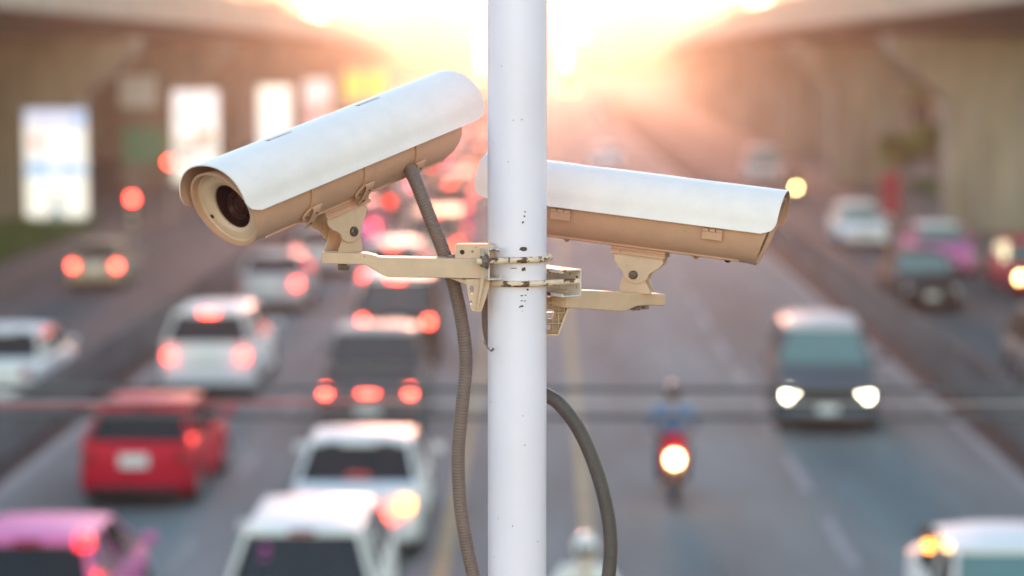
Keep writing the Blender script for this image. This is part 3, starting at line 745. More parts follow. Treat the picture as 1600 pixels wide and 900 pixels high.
# ------------------------------------------------------------------ roadside buildings and trees
def building(x0, y0, y1, h, side, wm, label, floors=3, dep=9):
    """a shophouse whose face looks at the road; side -1 left (face at +x)"""
    root = empty('shophouse', (x0, (y0 + y1) / 2, 0)); tag(root, label, 'building', 'shophouses behind the viaducts')
    ln = y1 - y0 - .1; s = side
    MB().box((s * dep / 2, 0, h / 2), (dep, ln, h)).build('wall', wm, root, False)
    MB().box((s * dep / 2, 0, h + .2), (dep + .5, ln, .4)).build('roof', M['wallg'], root, False, .03)
    bays = max(2, int(ln / 4.2))
    for f in range(floors):
        for b_ in range(bays):
            yy = -ln / 2 + (b_ + .5) * ln / bays
            if f == 0:
                g = MB(); g.box((-s * .03, yy, 1.45), (.08, ln / bays * .74, 2.7))
                for q in range(9): g.box((-s * .08, yy, .3 + q * .3), (.03, ln / bays * .73, .05))
                g.build('shutter', M['shutter'], root, False)
                MB().prism([(-s * .01, yy - ln / bays * .42, 3.15), (-s * 1.3, yy - ln / bays * .42, 2.75), (-s * 1.3, yy - ln / bays * .42, 2.68), (-s * .01, yy - ln / bays * .42, 3.05)], (0, ln / bays * .84, 0)).build('awning', M['awning'] if b_ % 2 else M['leaf2'], root, False)
            else:
                wz = 3.4 + (f - .5) * (h - 3.4) / (floors - 1)
                wn = MB(); 
                for sgn in (-1, 1):
                    wn.box((-s * .04, yy + sgn * 1.0, wz), (.12, .07, 1.5)); wn.box((-s * .04, yy, wz + sgn * .75), (.12, 2.07, .07))
                wn.box((-s * .03, yy, wz), (.08, .05, 1.44)); wn = wn.build('window', M['wallg'], root, False)
                MB().box((-s * .012, yy, wz), (.03, 1.93, 1.43)).build('pane', M['winglass'], wn, False)
    return root
bl = [('cream', M['wallc']), ('pinkish', M['wallp']), ('grey', M['wallg'])]
y = 70; i = 0
while y < 330:
    ln = (13, 17, 11, 15)[i % 4]; c_ = bl[i % 3]
    building(-33.5, y, y + ln, 9.5 + (i * 5 % 7) * .8, -1, c_[1], f'{c_[0]} three storey shophouse, {ORD[i]} from the camera behind the left viaduct')
    y += ln + (3 if i % 3 == 1 else .3); i += 1
y = 96; i = 0
while y < 330:
    ln = (15, 12, 16, 13)[i % 4]; c_ = bl[(i + 1) % 3]
    building(31.5, y, y + ln, 9.0 + (i * 3 % 5) * .9, 1, c_[1], f'{c_[0]} three storey shophouse, {ORD[i]} from the camera behind the right viaduct')
    y += ln + (9 if i % 2 == 1 else .3); i += 1

def tree_parts(seed, h, cr, nl, lm):
    r_ = random.Random(seed); t = MB(); limbs = []
    t.tube([(0, 0, -.1), (.05, .03, h * .25), (-.04, .06, h * .5), (.02, 0, h * .8)], lambda u: .22 * (1 - u * .8), 10)
    for q in range(7):
        a = q * 2.4; z = h * (.35 + .07 * q); e = Vector((math.cos(a) * cr * .65, math.sin(a) * cr * .65, z + h * .16 + r_.uniform(0, .6)))
        t.tube([(0, 0, z), e * .5 + Vector((0, 0, z * .5 + .1)), e], lambda u: .085 * (1 - u * .8), 6); limbs.append(e)
    c = MB(); cl = limbs + [Vector((r_.uniform(-.4, .4) * cr, r_.uniform(-.4, .4) * cr, h * r_.uniform(.65, .95))) for _ in range(9)]
    for ci, e in enumerate(cl):
        rad = cr * r_.uniform(.26, .45); c.m = ci % 2
        for _ in range(nl // len(cl)):
            d = Vector((r_.gauss(0, 1), r_.gauss(0, 1), r_.gauss(0, .8))).normalized() * rad * r_.uniform(.3, 1) ** .6
            p = e + d; n1 = Vector((r_.gauss(0, 1), r_.gauss(0, 1), r_.gauss(0, 1))).normalized(); n2 = n1.orthogonal().normalized(); n3 = n1.cross(n2)
            s_ = r_.uniform(.10, .20)
            c.add([p - n2 * s_, p + n3 * s_ * .5, p + n2 * s_, p - n3 * s_ * .5], [(0, 1, 2, 3)])
    return t, c
TP = []
for sd_, h_, c_ in ((1, 6.5, 2.6), (2, 7.5, 3.1), (3, 5.2, 2.2)):
    t_, c_ = tree_parts(sd_, h_, c_, 3600, None)
    root = empty('tree')
    t_.build('trunk', M['bark'], root); cc = c_.build('crown', [M['leaf'], M['leaf2']], root, False)
    TP.append(root)
tu = set()
def tree(i, x, y, sc, label, z=.12):
    o = copy_tree(TP[i]) if i in tu else TP[i]; tu.add(i)
    o.location = (x, y, z); o.rotation_euler = (0, 0, x * 3 + y); o.scale = (sc,) * 3
    tag(o, label, 'tree', 'roadside trees')
for q, (i_, x, y, s_, lb) in enumerate([
    (0, 18.9, 117, .5, 'small light green tree just left of the nearest right pier'), (2, 16.7, 114, .52, 'small leafy tree just right of the second right pier'),
    (2, 26.5, 108, 1.0, 'broad green tree at the back between the first two right piers'), (1, 28.5, 135, 1, 'tall tree at the back behind the second right pier'),
    (0, 27, 172, 1, 'tree beyond the third right pier'), (2, 25, 205, 1.1, 'tree beyond the fourth right pier'),
    (0, -29, 84, .9, 'dark tree at the left edge beyond the nearest left pier'), (2, -26.5, 99, .8, 'small tree left of the nearest lit advert'),
    (1, -28.5, 134, 1, 'tree deep under the left viaduct by the cream advert'), (0, -27, 190, 1, 'tree deep under the left viaduct beside the hoarding'),
    (1, -60, 480, 2.0, 'large hazy tree at the far left end of the road'), (0, -75, 600, 2.6, 'largest hazy tree at the far left end of the road'),
    (1, 45, 520, 2.2, 'hazy tree at the far right end of the road'), (2, 60, 640, 2.8, 'large hazy tree behind the others at the far right end'),
    ]): tree(i_, x, y, s_, lb)
# shrubs and grass round the left pier
def stuff_grass(name, x0, x1, y0, y1, n, hmax, seed, kind='stuff'):
    r_ = random.Random(seed); b = MB()
    for _ in range(n):
        x, y = r_.uniform(x0, x1), r_.uniform(y0, y1); h = r_.uniform(.4, 1) * hmax; a = r_.uniform(0, PI); w_ = .03 + .03 * r_.random()
        d = Vector((math.cos(a) * w_, math.sin(a) * w_, 0)); l = Vector((r_.uniform(-.3, .3) * h, r_.uniform(-.3, .3) * h, h))
        p = Vector((x, y, .12)); b.add([p - d, p + d, p + l], [(0, 1, 2)])
    o = b.build(name, M['grass'], None, False); o['kind'] = kind; tag(o, 'tufts of grass on the strip beside the left piers' if x0 < 0 else 'tufts of grass on the strip beside the right piers', 'grass'); return o
stuff_grass('grass', -20.5, -17, 66, 92, 7000, .5, 5)
stuff_grass('grass', 18, 24, 92, 122, 5000, .6, 6)

# far city: blocks that close the gap between the viaducts, softened by the haze
q = 0
for x, y, wd, h, c_, lb in [(-150, 900, 44, 30, 'wallc', 'wide hazy cream block, leftmost of the far skyline'), (-104, 860, 38, 37, 'wallp', 'tall hazy pinkish block, second from the left in the far skyline'),
                       (-66, 930, 34, 31, 'wallg', 'hazy grey block, third from the left in the far skyline'), (-36, 870, 25, 39, 'wallc', 'tall narrow hazy cream tower just left of the pole'),
                       (-8, 980, 30, 33, 'wallp', 'hazy pinkish block straight up the road behind the pole'), (24, 900, 30, 36, 'wallg', 'hazy grey tower just right of the pole'),
                       (60, 960, 40, 30, 'wallc', 'broad hazy cream block right of the far road'), (100, 880, 36, 38, 'wallp', 'tall hazy pinkish block, second from the right in the far skyline'),
                       (146, 930, 50, 32, 'wallg', 'wide hazy grey block, rightmost of the far skyline')]:
    r_ = empty('city_block', (x, y, 0)); tag(r_, lb, 'building', 'distant city blocks')
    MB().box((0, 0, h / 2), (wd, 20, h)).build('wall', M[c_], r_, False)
    MB().box((0, 0, h + .4), (wd + 1, 21, .8)).build('roof', M['wallg'], r_, False)
    MB().box((wd * .2, 2, h + 2.0), (5, 5, 2.4)).build('water_tank', M['wallg'], r_, False)
    for f in range(int(h / 4)):
        MB().box((0, -10.03, 2.4 + f * 4), (wd * .92, .1, 1.8)).build('window_band', M['winglass'], r_, False)

# ------------------------------------------------------------------ the pole
PR = 46.3 / FPX * D
pc = W(808, 450, D); PX, PY = pc.x, pc.y
def zpix(py, v=D): return W(800, py, v).z
pb = MB()
for z0, z1 in ((0, 10.2),):
    pb.rings([[(PR * math.cos(2 * PI * j / 96), PR * math.sin(2 * PI * j / 96), z) for j in range(96)] for z in (0, 3, 6, 10.2)])
pb.m = 1
def chip(px, py, w_, h_, seed):
    """an irregular bare patch that follows the tube"""
    r_ = random.Random(seed); u = (px - 808) / FPX * D; th = math.asin(max(-.98, min(.98, u / PR))); z = zpix(py, D - PR)
    n = 11; pts = []
    for j in range(n):
        a = 2 * PI * j / n; k = r_.uniform(.55, 1.1)
        du = w_ / FPX * D * .5 * k * math.cos(a) / PR; dz = h_ / FPX * D * .5 * k * math.sin(a)
        t = th + du; rr_ = PR + .0005
        p = RV * (rr_ * math.sin(t)) - HV * (rr_ * math.cos(t)); pts.append((p.x, p.y, z + dz))
    t = th; p = RV * ((PR + .0006) * math.sin(t)) - HV * ((PR + .0006) * math.cos(t))
    pb.add(pts + [(p.x, p.y, z)], [(j, (j + 1) % n, n) for j in range(n)])
for i, c in enumerate([(817, 389, 13, 9), (818, 421, 8, 8), (820, 331, 3, 3), (819, 338, 4, 4), (817, 347, 4, 5), (824, 453, 4, 3.5), (815, 462, 5, 2.5), (821, 461.5, 4, 3), (815, 470, 4.5, 2.5), (820, 470.5, 3.5, 3),
                       (815.5, 478.5, 6, 4), (812, 480, 3, 3), (802, 419, 15, 1.6), (802, 188, 2.2, 2.2), (815, 187, 2.2, 2.2), (784, 103, 2, 2), (771, 223, 2, 1.6), (794, 253, 1.8, 1.8), (767, 632, 2.2, 2.2), (817, 650, 1.8, 2),
                       (820, 696, 2, 2), (779, 812, 2, 2), (801, 822, 2.4, 2.4), (840, 849, 3, 1.6), (772, 874, 2, 1.6), (763, 370, 1.6, 3), (853, 395, 2, 3), (816, 486, 1.6, 1.6), (826, 439, 1.6, 1.6), (763, 282, 2, 1.5)]):
    chip(*c, i)
pole = pb.build('pole', [M['pole'], M['chip']]); pole.location = (PX, PY, 0)
tag(pole, 'white painted steel pole with small rust chips in the middle of the photo', 'pole')
pcap = MB().lathe([(0, PR + .004), (.02, PR + .004), (.03, 0)], Matrix.Translation((0, 0, 10.2)) @ Matrix.Rotation(-PI / 2, 4, 'Y'), 32, True).build('cap', M['pole'], pole)
MB().lathe([(0, .16), (.02, .16), (.02, PR + .002)], Matrix.Translation((0, 0, .003)) @ Matrix.Rotation(-PI / 2, 4, 'Y'), 32, True).build('base_plate', M['pole'], pole)

# ------------------------------------------------------------------ the two surveillance cameras
HL, BR = .533, .0655                 # housing length and radius
def pcyl(x, th, r): return (x, r * math.cos(th), r * math.sin(th))
def slant(mb):
    for p in mb.v:
        t = max(0, min(1, (p.x - HL / 2 + .05) / .05)); p.x += .30 * p.z * t
def shield_profile():
    pts = []
    for i in range(33):
        a = PI * i / 32; c, s_ = math.cos(a), math.sin(a)
        y = .0780 * math.copysign(abs(c) ** .92, c); z = .018 + .0655 * s_ ** .95
        pts.append((y, z))
    return [(.0815, .001), (.0800, .007), (.0787, .012)] + pts + [(-.0787, .012), (-.0800, .007), (-.0815, .001)]
def cam_proto():
    P = {}
    b = MB()
    x0, x1 = -HL / 2, HL / 2
    b.lathe([(x0 - .012, .030), (x0 - .012, .040), (x0 - .004, .050), (x0, .0565), (x0 + .012, .0615), (x0 + .03, BR), (x1 - .10, BR), (x1 - .03, BR + .0008), (x1 - .012, .0672), (x1, .0685), (x1 + .0015, .0680), (x1 + .001, .0645), (x1 - .004, .0637), (x1 - .010, .0630)], None, 96, True, False)
    b.m = 0
    for th in (-66, 246):           # pressed lip where the two halves meet
        t = R(th)
        b.rings([[pcyl(x, t - .03, BR - .001), pcyl(x, t - .03, BR + .0035), pcyl(x, t + .03, BR + .0035), pcyl(x, t + .03, BR - .001)] for x in (x0 + .03, x1 - .05)])
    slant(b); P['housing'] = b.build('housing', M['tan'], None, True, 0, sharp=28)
    b = MB()
    b.lathe([(x1 - .030, .0632), (x1 - .0085, .0628), (x1 - .0085, .0592), (x1 - .011, .0580), (x1 - .0105, .0490), (x1 - .0125, .0440), (x1 - .0185, .0385), (x1 - .0215, .0388), (x1 - .0225, .0386)], None, 96)
    slant(b); P['ring'] = b.build('front_ring', M['tan2'], None, True, 0, sharp=28)
    b = MB(); b.lathe([(x1 - .0218, .0386), (x1 - .0218, .0001)], None, 64); slant(b); P['glass'] = b.build('lens_window', M['lensglass'], None)
    b = MB(); b.lathe([(x1 - .0235, .0390), (x1 - .052, .0385), (x1 - .052, .0001)], None, 64); slant(b)
    b.lathe([(x1 - .052, .0235), (x1 - .033, .0235), (x1 - .031, .0215), (x1 - .034, .0185), (x1 - .039, .0165), (x1 - .037, .012), (x1 - .033, .0001)], Matrix.Translation((0, -.0, -.002)), 48)
    P['lens'] = b.build('lens', [M['lens']], None, True, 0, sharp=25)
    b = MB()
    for r_, xx in ((.0222, x1 - .0305), (.0180, x1 - .0340), (.0122, x1 - .0365), (.0080, x1 - .0345)):
        b.lathe([(xx, r_), (xx + .0008, r_ + .0006), (xx, r_ + .0012)], Matrix.Translation((0, 0, -.002)), 48)
    P['lensring'] = b.build('lens_ring', M['lensring'], None)
    b = MB()
    for a in (200, 20):
        b.lathe([(x1 - .012, .0036), (x1 - .0095, .0036), (x1 - .0090, .0026), (x1 - .0100, .0024), (x1 - .0100, .0001)], Matrix.Translation((0, .0515 * math.cos(R(a)), .0515 * math.sin(R(a)))), 16)
    slant(b); P['rscrew'] = b.build('screw', M['screw'], None)
    # sun shield
    prof = shield_profile(); n = len(prof); b = MB()
    xs0, xs1 = x0 - .045, x1 + .021
    nx = 40; rings = []
    for side_ in (0, 1):
        for i in range(nx + 1):
            pts = []
            for j, (y, z) in enumerate(prof):
                # rounded lower corners: rows near the ends pull in where z is low
                rad = .026; zz = max(0, z - .001)
                cut = 0 if zz > rad else rad - math.sqrt(max(0, rad * rad - (rad - zz) ** 2))
                a0, a1 = xs0 + cut, xs1 - cut + .07 * (z - .04)
                t = i / nx; x = a0 + (a1 - a0) * t
                ny_, nz_ = y, z - .01; l = math.hypot(ny_, nz_); k = 0 if side_ == 0 else .0022
                pts.append((x, y - ny_ / l * k, z - nz_ / l * k))
            rings.append(pts)
    vs = [p for r_ in rings for p in r_]; fs = []
    N = (nx + 1) * n
    for s_ in (0, 1):
        for i in range(nx):
            for j in range(n - 1):
                a = s_ * N + i * n + j; fs.append((a, a + 1, a + n + 1, a + n))
    for i in range(nx):
        for j in (0, n - 1):
            a = i * n + j; fs.append((a, a + n, N + a + n, N + a))
    for j in range(n - 1):
        for i in (0, nx):
            a = i * n + j; fs.append((a, a + 1, N + a + 1, N + a))
    b.add(vs, fs)
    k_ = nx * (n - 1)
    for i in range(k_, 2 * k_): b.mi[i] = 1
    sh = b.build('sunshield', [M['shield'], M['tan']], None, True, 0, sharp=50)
    c = MB()
    SL_ = [(-.100, .0), (.120, .0)]
    SLOTY = .003
    for sx, _ in SL_:
        pts = [(sx + .026 + 0.0052 * math.cos(a), SLOTY + 0.0052 * math.sin(a)) for a in [-PI / 2 + PI * k / 8 for k in range(9)]] + [(sx - .026 - 0.0052 * math.sin(a), SLOTY + 0.0052 * math.cos(a)) for a in [PI * k / 8 for k in range(9)]]
        c.prism([(x, y, .05) for x, y in pts], (0, 0, .06))
    boolean(sh, c); P['shield'] = sh
    b = MB()
    for sx, _ in SL_:
        b.lathe([(0, .0001), (0, .0055), (.002, .0052), (.003, .002), (.0022, .0001)], Matrix.Translation((sx + .023, SLOTY, .0800)) @ Matrix.Rotation(-PI / 2, 4, 'Y'), 14)
    P['sscrew'] = b.build('shield_screw', M['screw'], None)
    b = MB()
    for sx, _ in SL_: b.box((0, 0, 0), (.070, .016, .0020), Matrix.Translation((sx, SLOTY, .0795)))
    P['slotbed'] = b.build('slot_bed', M['slot'], None)
    # three toggle latches on +Y
    def latch(xc):
        b = MB(); w2 = .0085
        rg = []
        for th in range(30, -41, -7):
            t = R(th); rg.append([pcyl(xc - w2, t, BR + .0002), pcyl(xc - w2, t, BR + .0030), pcyl(xc + w2, t, BR + .0030), pcyl(xc + w2, t, BR + .0002)])
        b.rings(rg)
        st = b.build('latch', M['tan'], None, True, .0004)
        T = Matrix.Rotation(R(-42), 4, 'X')
        b = MB()
        b.prism([(xc + .019, BR + .0010, .002), (xc + .021, BR + .0010, -.008), (xc + .012, BR + .0010, -.022), (xc + .000, BR + .0010, -.024), (xc - .007, BR + .0010, -.010), (xc - .007, BR + .0010, .012), (xc + .010, BR + .0010, .014)], (0, .0036, 0), T)
        b.build('back_plate', M['tan'], st, True, .0007)
        b = MB()
        path = [(.0030, .017), (.0062, .015), (.0078, .010), (.0085, .002), (.0082, -.010), (.0074, -.020), (.0062, -.029), (.0048, -.035)]
        hw_ = [.0088, .0088, .0088, .0074, .0070, .0068, .0060, .0035]
        rg = [[(xc - wk, BR + o, z), (xc - wk, BR + o + .0026, z), (xc + wk, BR + o + .0026, z), (xc + wk, BR + o, z)] for (o, z), wk in zip(path, hw_)]
        b.rings(rg, True, True, T); b.build('lever', M['tan'], st, True, .0004)
        for dz_, r_, dx, off in ((-.021, .0026, 0, .0100), (-.006, .0026, .0125, .0046), (.006, .0022, 0, .0112)):
            b = MB(); b.lathe([(-.001, r_), (.0006, r_), (.0010, r_ * .5)], T @ Matrix.Translation((xc + dx, BR + off, dz_)) @ Matrix.Rotation(PI / 2, 4, 'Z'), 12, True, True)
            b.build('pin', M['screw'], st)
        b = MB(); b.tube([(xc - .0115, BR + .006, .0165), (xc + .0115, BR + .006, .0165)], .0022, 8, True, T); b.build('hinge_pin', M['tan'], st)
        return st
    P['latches'] = [latch(x) for x in (.122, -.008, -.140)]
    P['hinges'] = []
    for xc in (.165, -.135):
        b = MB(); T = Matrix.Rotation(R(8), 4, 'X')
        b.box((xc, -(BR + .005), -.006), (.040, .007, .016), T)
        for q in (-1, 0, 1): b.tube([(xc + q * .0135 - .006, -(BR + .006), .004), (xc + q * .0135 + .006, -(BR + .006), .004)], .0042, 10, True, T)
        P['hinges'].append(b.build('hinge', M['tan'], None, True, .0008))
    b = MB()
    for xc in (.19,): b.lathe([(0, .006), (.0035, .0055), (.0048, .002)], Matrix.Translation((xc, .0, -BR - .0002)) @ Matrix.Rotation(PI / 2, 4, 'Y'), 14, True, True)
    P['cscrew'] = b.build('bottom_screw', M['screw'], None)
    return P
P = cam_proto()
first_cam = [True]
def place_copy(o, par, first):
    c = o if first else o.copy()
    if not first: COL.objects.link(c)
    c.parent = par
    if not first:
        for ch in o.children:
            d = ch.copy(); COL.objects.link(d); d.parent = c
    return c
def security_camera(front, back, label, railx, padz, first):
    X = (front - back).normalized(); Z = (UP - X * X.dot(UP)).normalized(); Y = Z.cross(X)
    mid = (front + back) / 2
    Mx = Matrix((X, Y, Z)).transposed().to_4x4(); Mx.translation = mid
    sc_ = (front - back).length / HL; Mx = Mx @ Matrix.Scale(sc_, 4) 
    root = empty('security_camera'); root.matrix_world = Mx; tag(root, label, 'security camera', 'two security cameras on the pole')
    hs = place_copy(P['housing'], root, first)
    for k in ('ring', 'glass', 'lens', 'lensring', 'rscrew', 'cscrew'):
        place_copy(P[k], hs, first)
    sh = place_copy(P['shield'], root, first); place_copy(P['sscrew'], sh, first); place_copy(P['slotbed'], sh, first)
    for l in P['latches']: place_copy(l, root, first)
    for l in P['hinges']: place_copy(l, root, first)
    # rail (housing frame)
    b = MB(); zt = -BR + .002
    prof = [(-.024, zt), (.024, zt), (.027, zt - .004), (.024, zt - .007), (.028, zt - .010), (.028, zt - .0145), (-.028, zt - .0145), (-.028, zt - .010), (-.024, zt - .007), (-.027, zt - .004)]
    b.prism([(railx - .054, y, z) for y, z in prof], (.108, 0, 0))
    b.build('mounting_rail', M['tan'], root, True, .0006)
    # knuckle upper: two cheek plates hung from the rail
    zk = zt - .0145
    cheek = [(-.047, zk), (.051, zk), (.051, zk - .010), (.044, zk - .020), (.033, zk - .027), (.026, zk - .034), (.024, zk - .044), (.014, zk - .052), (0, zk - .055), (-.015, zk - .052), (-.024, zk - .044), (-.027, zk - .034), (-.038, zk - .024), (-.045, zk - .014)]
    kn = None
    for sy in (-1, 1):
        b = MB(); b.prism([(railx + x, sy * .0215 - .0017, z) for x, z in cheek], (0, .0034, 0))
        c = b.build('swivel_cheek', M['tan2'], root, True, .0007)
        b = MB(); b.lathe([(0, .0085), (.004, .0085), (.006, .006), (.0062, .0001)], Matrix.Translation((railx - .004, sy * .0232, zk - .038)) @ Matrix.Rotation(sy * PI / 2, 4, 'Z'), 20)
        for a in (0, PI / 2):
            b.m = 1; b.box((.0063, 0, 0), (.0012, .008, .002), Matrix.Translation((railx - .004, sy * .0232, zk - .038)) @ Matrix.Rotation(sy * PI / 2, 4, 'Z') @ Matrix.Rotation(a + .5, 4, 'X'))
        b.build('screw', [M['screw'], M['lens']], c)
    b = MB(); b.box((railx + .002, 0, zk - .0015), (.094, .046, .003)); b.build('swivel_top', M['tan2'], root, True, .0006)
    # knuckle lower: U bracket standing upright on the pad, same heading
    piv = Mx @ Vector((railx - .004, 0, zk - .038))
    Xh = Vector((X.x, X.y, 0)).normalized(); Yh = UP.cross(Xh)
    Mu = Matrix((Xh, Yh, UP)).transposed().to_4x4(); Mu.translation = piv
    L_ = Mx.inverted() @ Mu
    h = piv.z - padz
    b = MB()
    for sy in (-1, 1):
        b.prism([(x, sy * .0170 - .0015, z) for x, z in [(-.027, -h + .0005), (.030, -h + .0005), (.031, -h + .004), (.022, -h + .020), (.019, .004), (.012, .013), (0, .016), (-.012, .013), (-.020, .004), (-.022, -.008), (-.026, -h + .014)]], (0, .003, 0), L_)
    b.box((.0015, 0, -h + .002), (.056, .0305, .003), L_)
    b.prism([(-.0225, -.0154, z) for z in (-h + .003, -h + .022)] + [(-.0225, .0154, z) for z in (-h + .022, -h + .003)], (.003, 0, 0), L_)
    b.build('swivel_base', M['tan2'], root, True, .0007)
    b = MB(); b.lathe([(-h - .0310, .0001), (-h - .0310, .010), (-h - .024, .010)], L_ @ Matrix.Rotation(-PI / 2, 4, 'Y'), 6); b.build('pivot_bolt', M['nut'], root, False)
    return Mx, piv
LF, LB = W(350, 328, D - .235), W(684, 191, D + .155)
pad_zL = W(540, 395.5, D - .05).z
MxL, pivL = security_camera(LF, LB, 'white hooded camera left of the pole, tilted down with its dark round lens showing', -.005 + .020, pad_zL, True)
RF, RB = W(1204, 362, D + .145), W(789, 308.5, D + .265)
pad_zR = W(1000, 457.5, D + .21).z
MxR, pivR = security_camera(RF, RB, 'white hooded camera right of the pole, side on with two hinges and no lens showing', .017, pad_zR, False)
print('PIV', pivL, pivR, HL, (LF - LB).length, (RF - RB).length)

# ------------------------------------------------------------------ brackets, channels and bolts
def flatpt(px, py, o, dirv):
    """pixel point lying in the vertical plane through o along dirv"""
    c = Vector((0, 0, CAMZ)); p = W(px, py, 1.0); r_ = p - c; n = dirv.cross(UP)
    return c + r_ * ((o - c).dot(n) / r_.dot(n))
pcv = Vector((PX, PY, 0))
def clamp_frame(phi, zc, side):
    e = (RV * (side * math.cos(R(phi))) + HV * ((-1 if side < 0 else 1) * math.sin(R(phi)))).normalized()
    f = e.cross(UP) * (1)
    if f.dot(HV) > 0: f = -f        # f towards the viewer
    Mf = Matrix((e, f, UP)).transposed().to_4x4(); Mf.translation = Vector((PX, PY, zc)); return Mf
def ubolt(Mf, tend, z, label, r=.0052, nuts=True):
    rr_ = PR + r + .0008; pts = [(tend, rr_, z)]
    for i in range(8): pts.append((tend * (1 - (i + 1) / 8) * 1.0, rr_, z))
    for i in range(1, 33):
        a = PI * i / 32; pts.append((-rr_ * math.sin(a), rr_ * math.cos(a), z))
    for i in range(8): pts.append((tend * (i + 1) / 8, -rr_, z))
    return MB().tube(pts, r, 16, True, Mf).build('u_bolt', M['ubolt'])
def channel(Mf, t0, z0, z1, fl, half0, half1, depth, lip=.006):
    """lipped C channel: web at t0 (outer side), flanges reach back towards the pole"""
    b = MB(); th = .0026
    # outline in (t,z)
    out = [(t0, z0), (t0, z1), (t0 - depth, z1), (t0 - depth, z1 - lip), (t0 - depth + th, z1 - lip), (t0 - depth + th, z1 - th), (t0 - th, z1 - th), (t0 - th, z0 + th), (t0 - depth + th, z0 + th), (t0 - depth + th, z0 + lip), (t0 - depth, z0 + lip), (t0 - depth, z0)]
    b.prism([(t, half0, z) for t, z in out], (0, half1 - half0, 0), Mf)
    return b
def nut(Mf, t, y, z, r=.0105, l=.009):
    b = MB()
    b.lathe([(t, r), (t + l, r)], Mf @ Matrix.Translation((0, y, z)) , 6, True, True)
    b.lathe([(t - .002, r * 1.25), (t, r * 1.25)], Mf @ Matrix.Translation((0, y, z)), 20, True, True)
    return b
# left clamp
zL = W(790, 405, D - .05).z
ML = clamp_frame(22, zL, -1)
rootL = empty('mounting_bracket', W(770, 405, D)); tag(rootL, 'cream cast arm and bolted channel that carries the left camera', 'bracket', 'camera brackets')
inv = Matrix.Translation(-rootL.location)
def keep(o, root):
    """parent an object built in world coordinates"""
    o.data.transform(Matrix.Translation(-root.location)); o.parent = root; return o
ub = keep(ubolt(ML, .098, -.001, ''), rootL)
ch = channel(ML, PR + .026, -.033, .020, 0, -.072, .060, .024)
cho = keep(ch.build('channel', M['steel'], None, True, .0007), rootL)
for sy in (-1, 1):
    n_ = keep(nut(ML, PR + .029, sy * (PR + .006), -.001).build('nut', M['nut'], None, True, .0008), rootL)
# slotted adjusting straps beside
dirL = -RV * math.cos(R(3)) + HV * math.sin(R(0)) ; dirL = (-RV + HV * -.02).normalized()
oL = W(760, 418, D - .062)
def arm_prism(polypx, o, dirv, thick, M_=None):
    n = dirv.cross(UP).normalized()
    if n.dot(HV) < 0: n = -n
    pts = [flatpt(x, y, o, dirv) for x, y in polypx]
    return MB().prism(pts, n * thick)
a = arm_prism([(502, 395.5), (504, 394.5), (571, 396), (578, 397.5), (588, 400), (590, 402), (700, 404), (764, 405), (766, 436), (700, 434.5), (607, 433.5), (597, 430), (571, 413.5), (504, 412), (502, 410)], oL, dirL, .040)
arm = keep(a.build('arm', M['tan2'], None, True, .0022, 3), rootL)
# chamfered underside step of the arm
# upper flange behind the arm with holes
a = arm_prism([(711, 384), (714, 382.5), (772, 383), (772, 408), (711, 408)], oL + HV * .012, dirL, .006)
fl = a.build('flange', M['tan2'], None, True, .0006)
c = MB()
for x, y, r_ in ((722, 395, .0042), (738, 394, .0022), (753, 394.5, .0038)):
    p = flatpt(x, y, oL, dirL); c.lathe([(-.03, r_), (.06, r_)], Matrix.Translation(p) @ HV.to_track_quat('X', 'Z').to_matrix().to_4x4(), 16, True, True)
boolean(fl, c); keep(fl, rootL)
b = MB()
b.box((0, 0, 0), (.058, .020, .0025), Matrix.Translation(flatpt(741, 383.2, oL, dirL) + HV * .022) @ Matrix.Rotation(YAW, 4, 'Z'))
keep(b.build('flange_top', M['tan2'], None, True, .0005), rootL)
for x, y, r_ in ((722, 395, .0062), (753, 394.5, .0055)):
    b = MB()
    p = flatpt(x, y, oL, dirL) + HV * .019; b.lathe([(0, r_), (.008, r_ * .9)], Matrix.Translation(p) @ HV.to_track_quat('X', 'Z').to_matrix().to_4x4(), 6, True, True)
    keep(b.build('flange_bolt', M['chip'], None, False), rootL)
# hanging gusset plate
a = arm_prism([(727, 436), (765.5, 436), (765, 445), (759.5, 466), (752.5, 486), (749, 487), (738, 486), (735.5, 482), (730, 452)], oL + HV * .004, dirL, .024)
gs = a.build('gusset', M['tan2'], None, True, .002, 3)
c = MB()
for x, y, rx, rz in ((737, 453, .0036, .0078), (735.5, 473, .0022, .0036)):
    p = flatpt(x, y, oL, dirL)
    c.lathe([(-.04, 1), (.08, 1)], Matrix.Translation(p) @ HV.to_track_quat('X', 'Z').to_matrix().to_4x4() @ Matrix.Diagonal((1, rx, rz, 1)), 20, True, True)
boolean(gs, c); keep(gs, rootL)
a = arm_prism([(752, 404.5), (757, 404.5), (757, 440), (748, 484), (744, 484), (750, 440)], oL - HV * .0035, dirL, .006)
keep(a.build('rib', M['tan2'], None, True, .0015), rootL)
a = arm_prism([(700, 434), (730, 437), (733, 446), (727, 444)], oL + HV * .010, dirL, .016)
keep(a.build('web', M['tan2'], None, True, .0008), rootL)
b = MB(); b.lathe([(0, .009), (.007, .009)], Matrix.Translation(W(535, 412.2, D - .045)) @ Matrix.Rotation(PI / 2, 4, 'Y'), 6, True, True)
keep(b.build('pad_bolt', M['nut'], None, False), rootL)
b = MB()
for (x, y) in ((709, 401), (702, 402.5)):
    b.lathe([(0, .006), (.006, .005)], Matrix.Translation(W(x, y + 2, D - .045)) @ Matrix.Rotation(-PI / 2, 4, 'Y'), 6, True, True)
keep(b.build('arm_bolt', M['nut'], None, False), rootL)

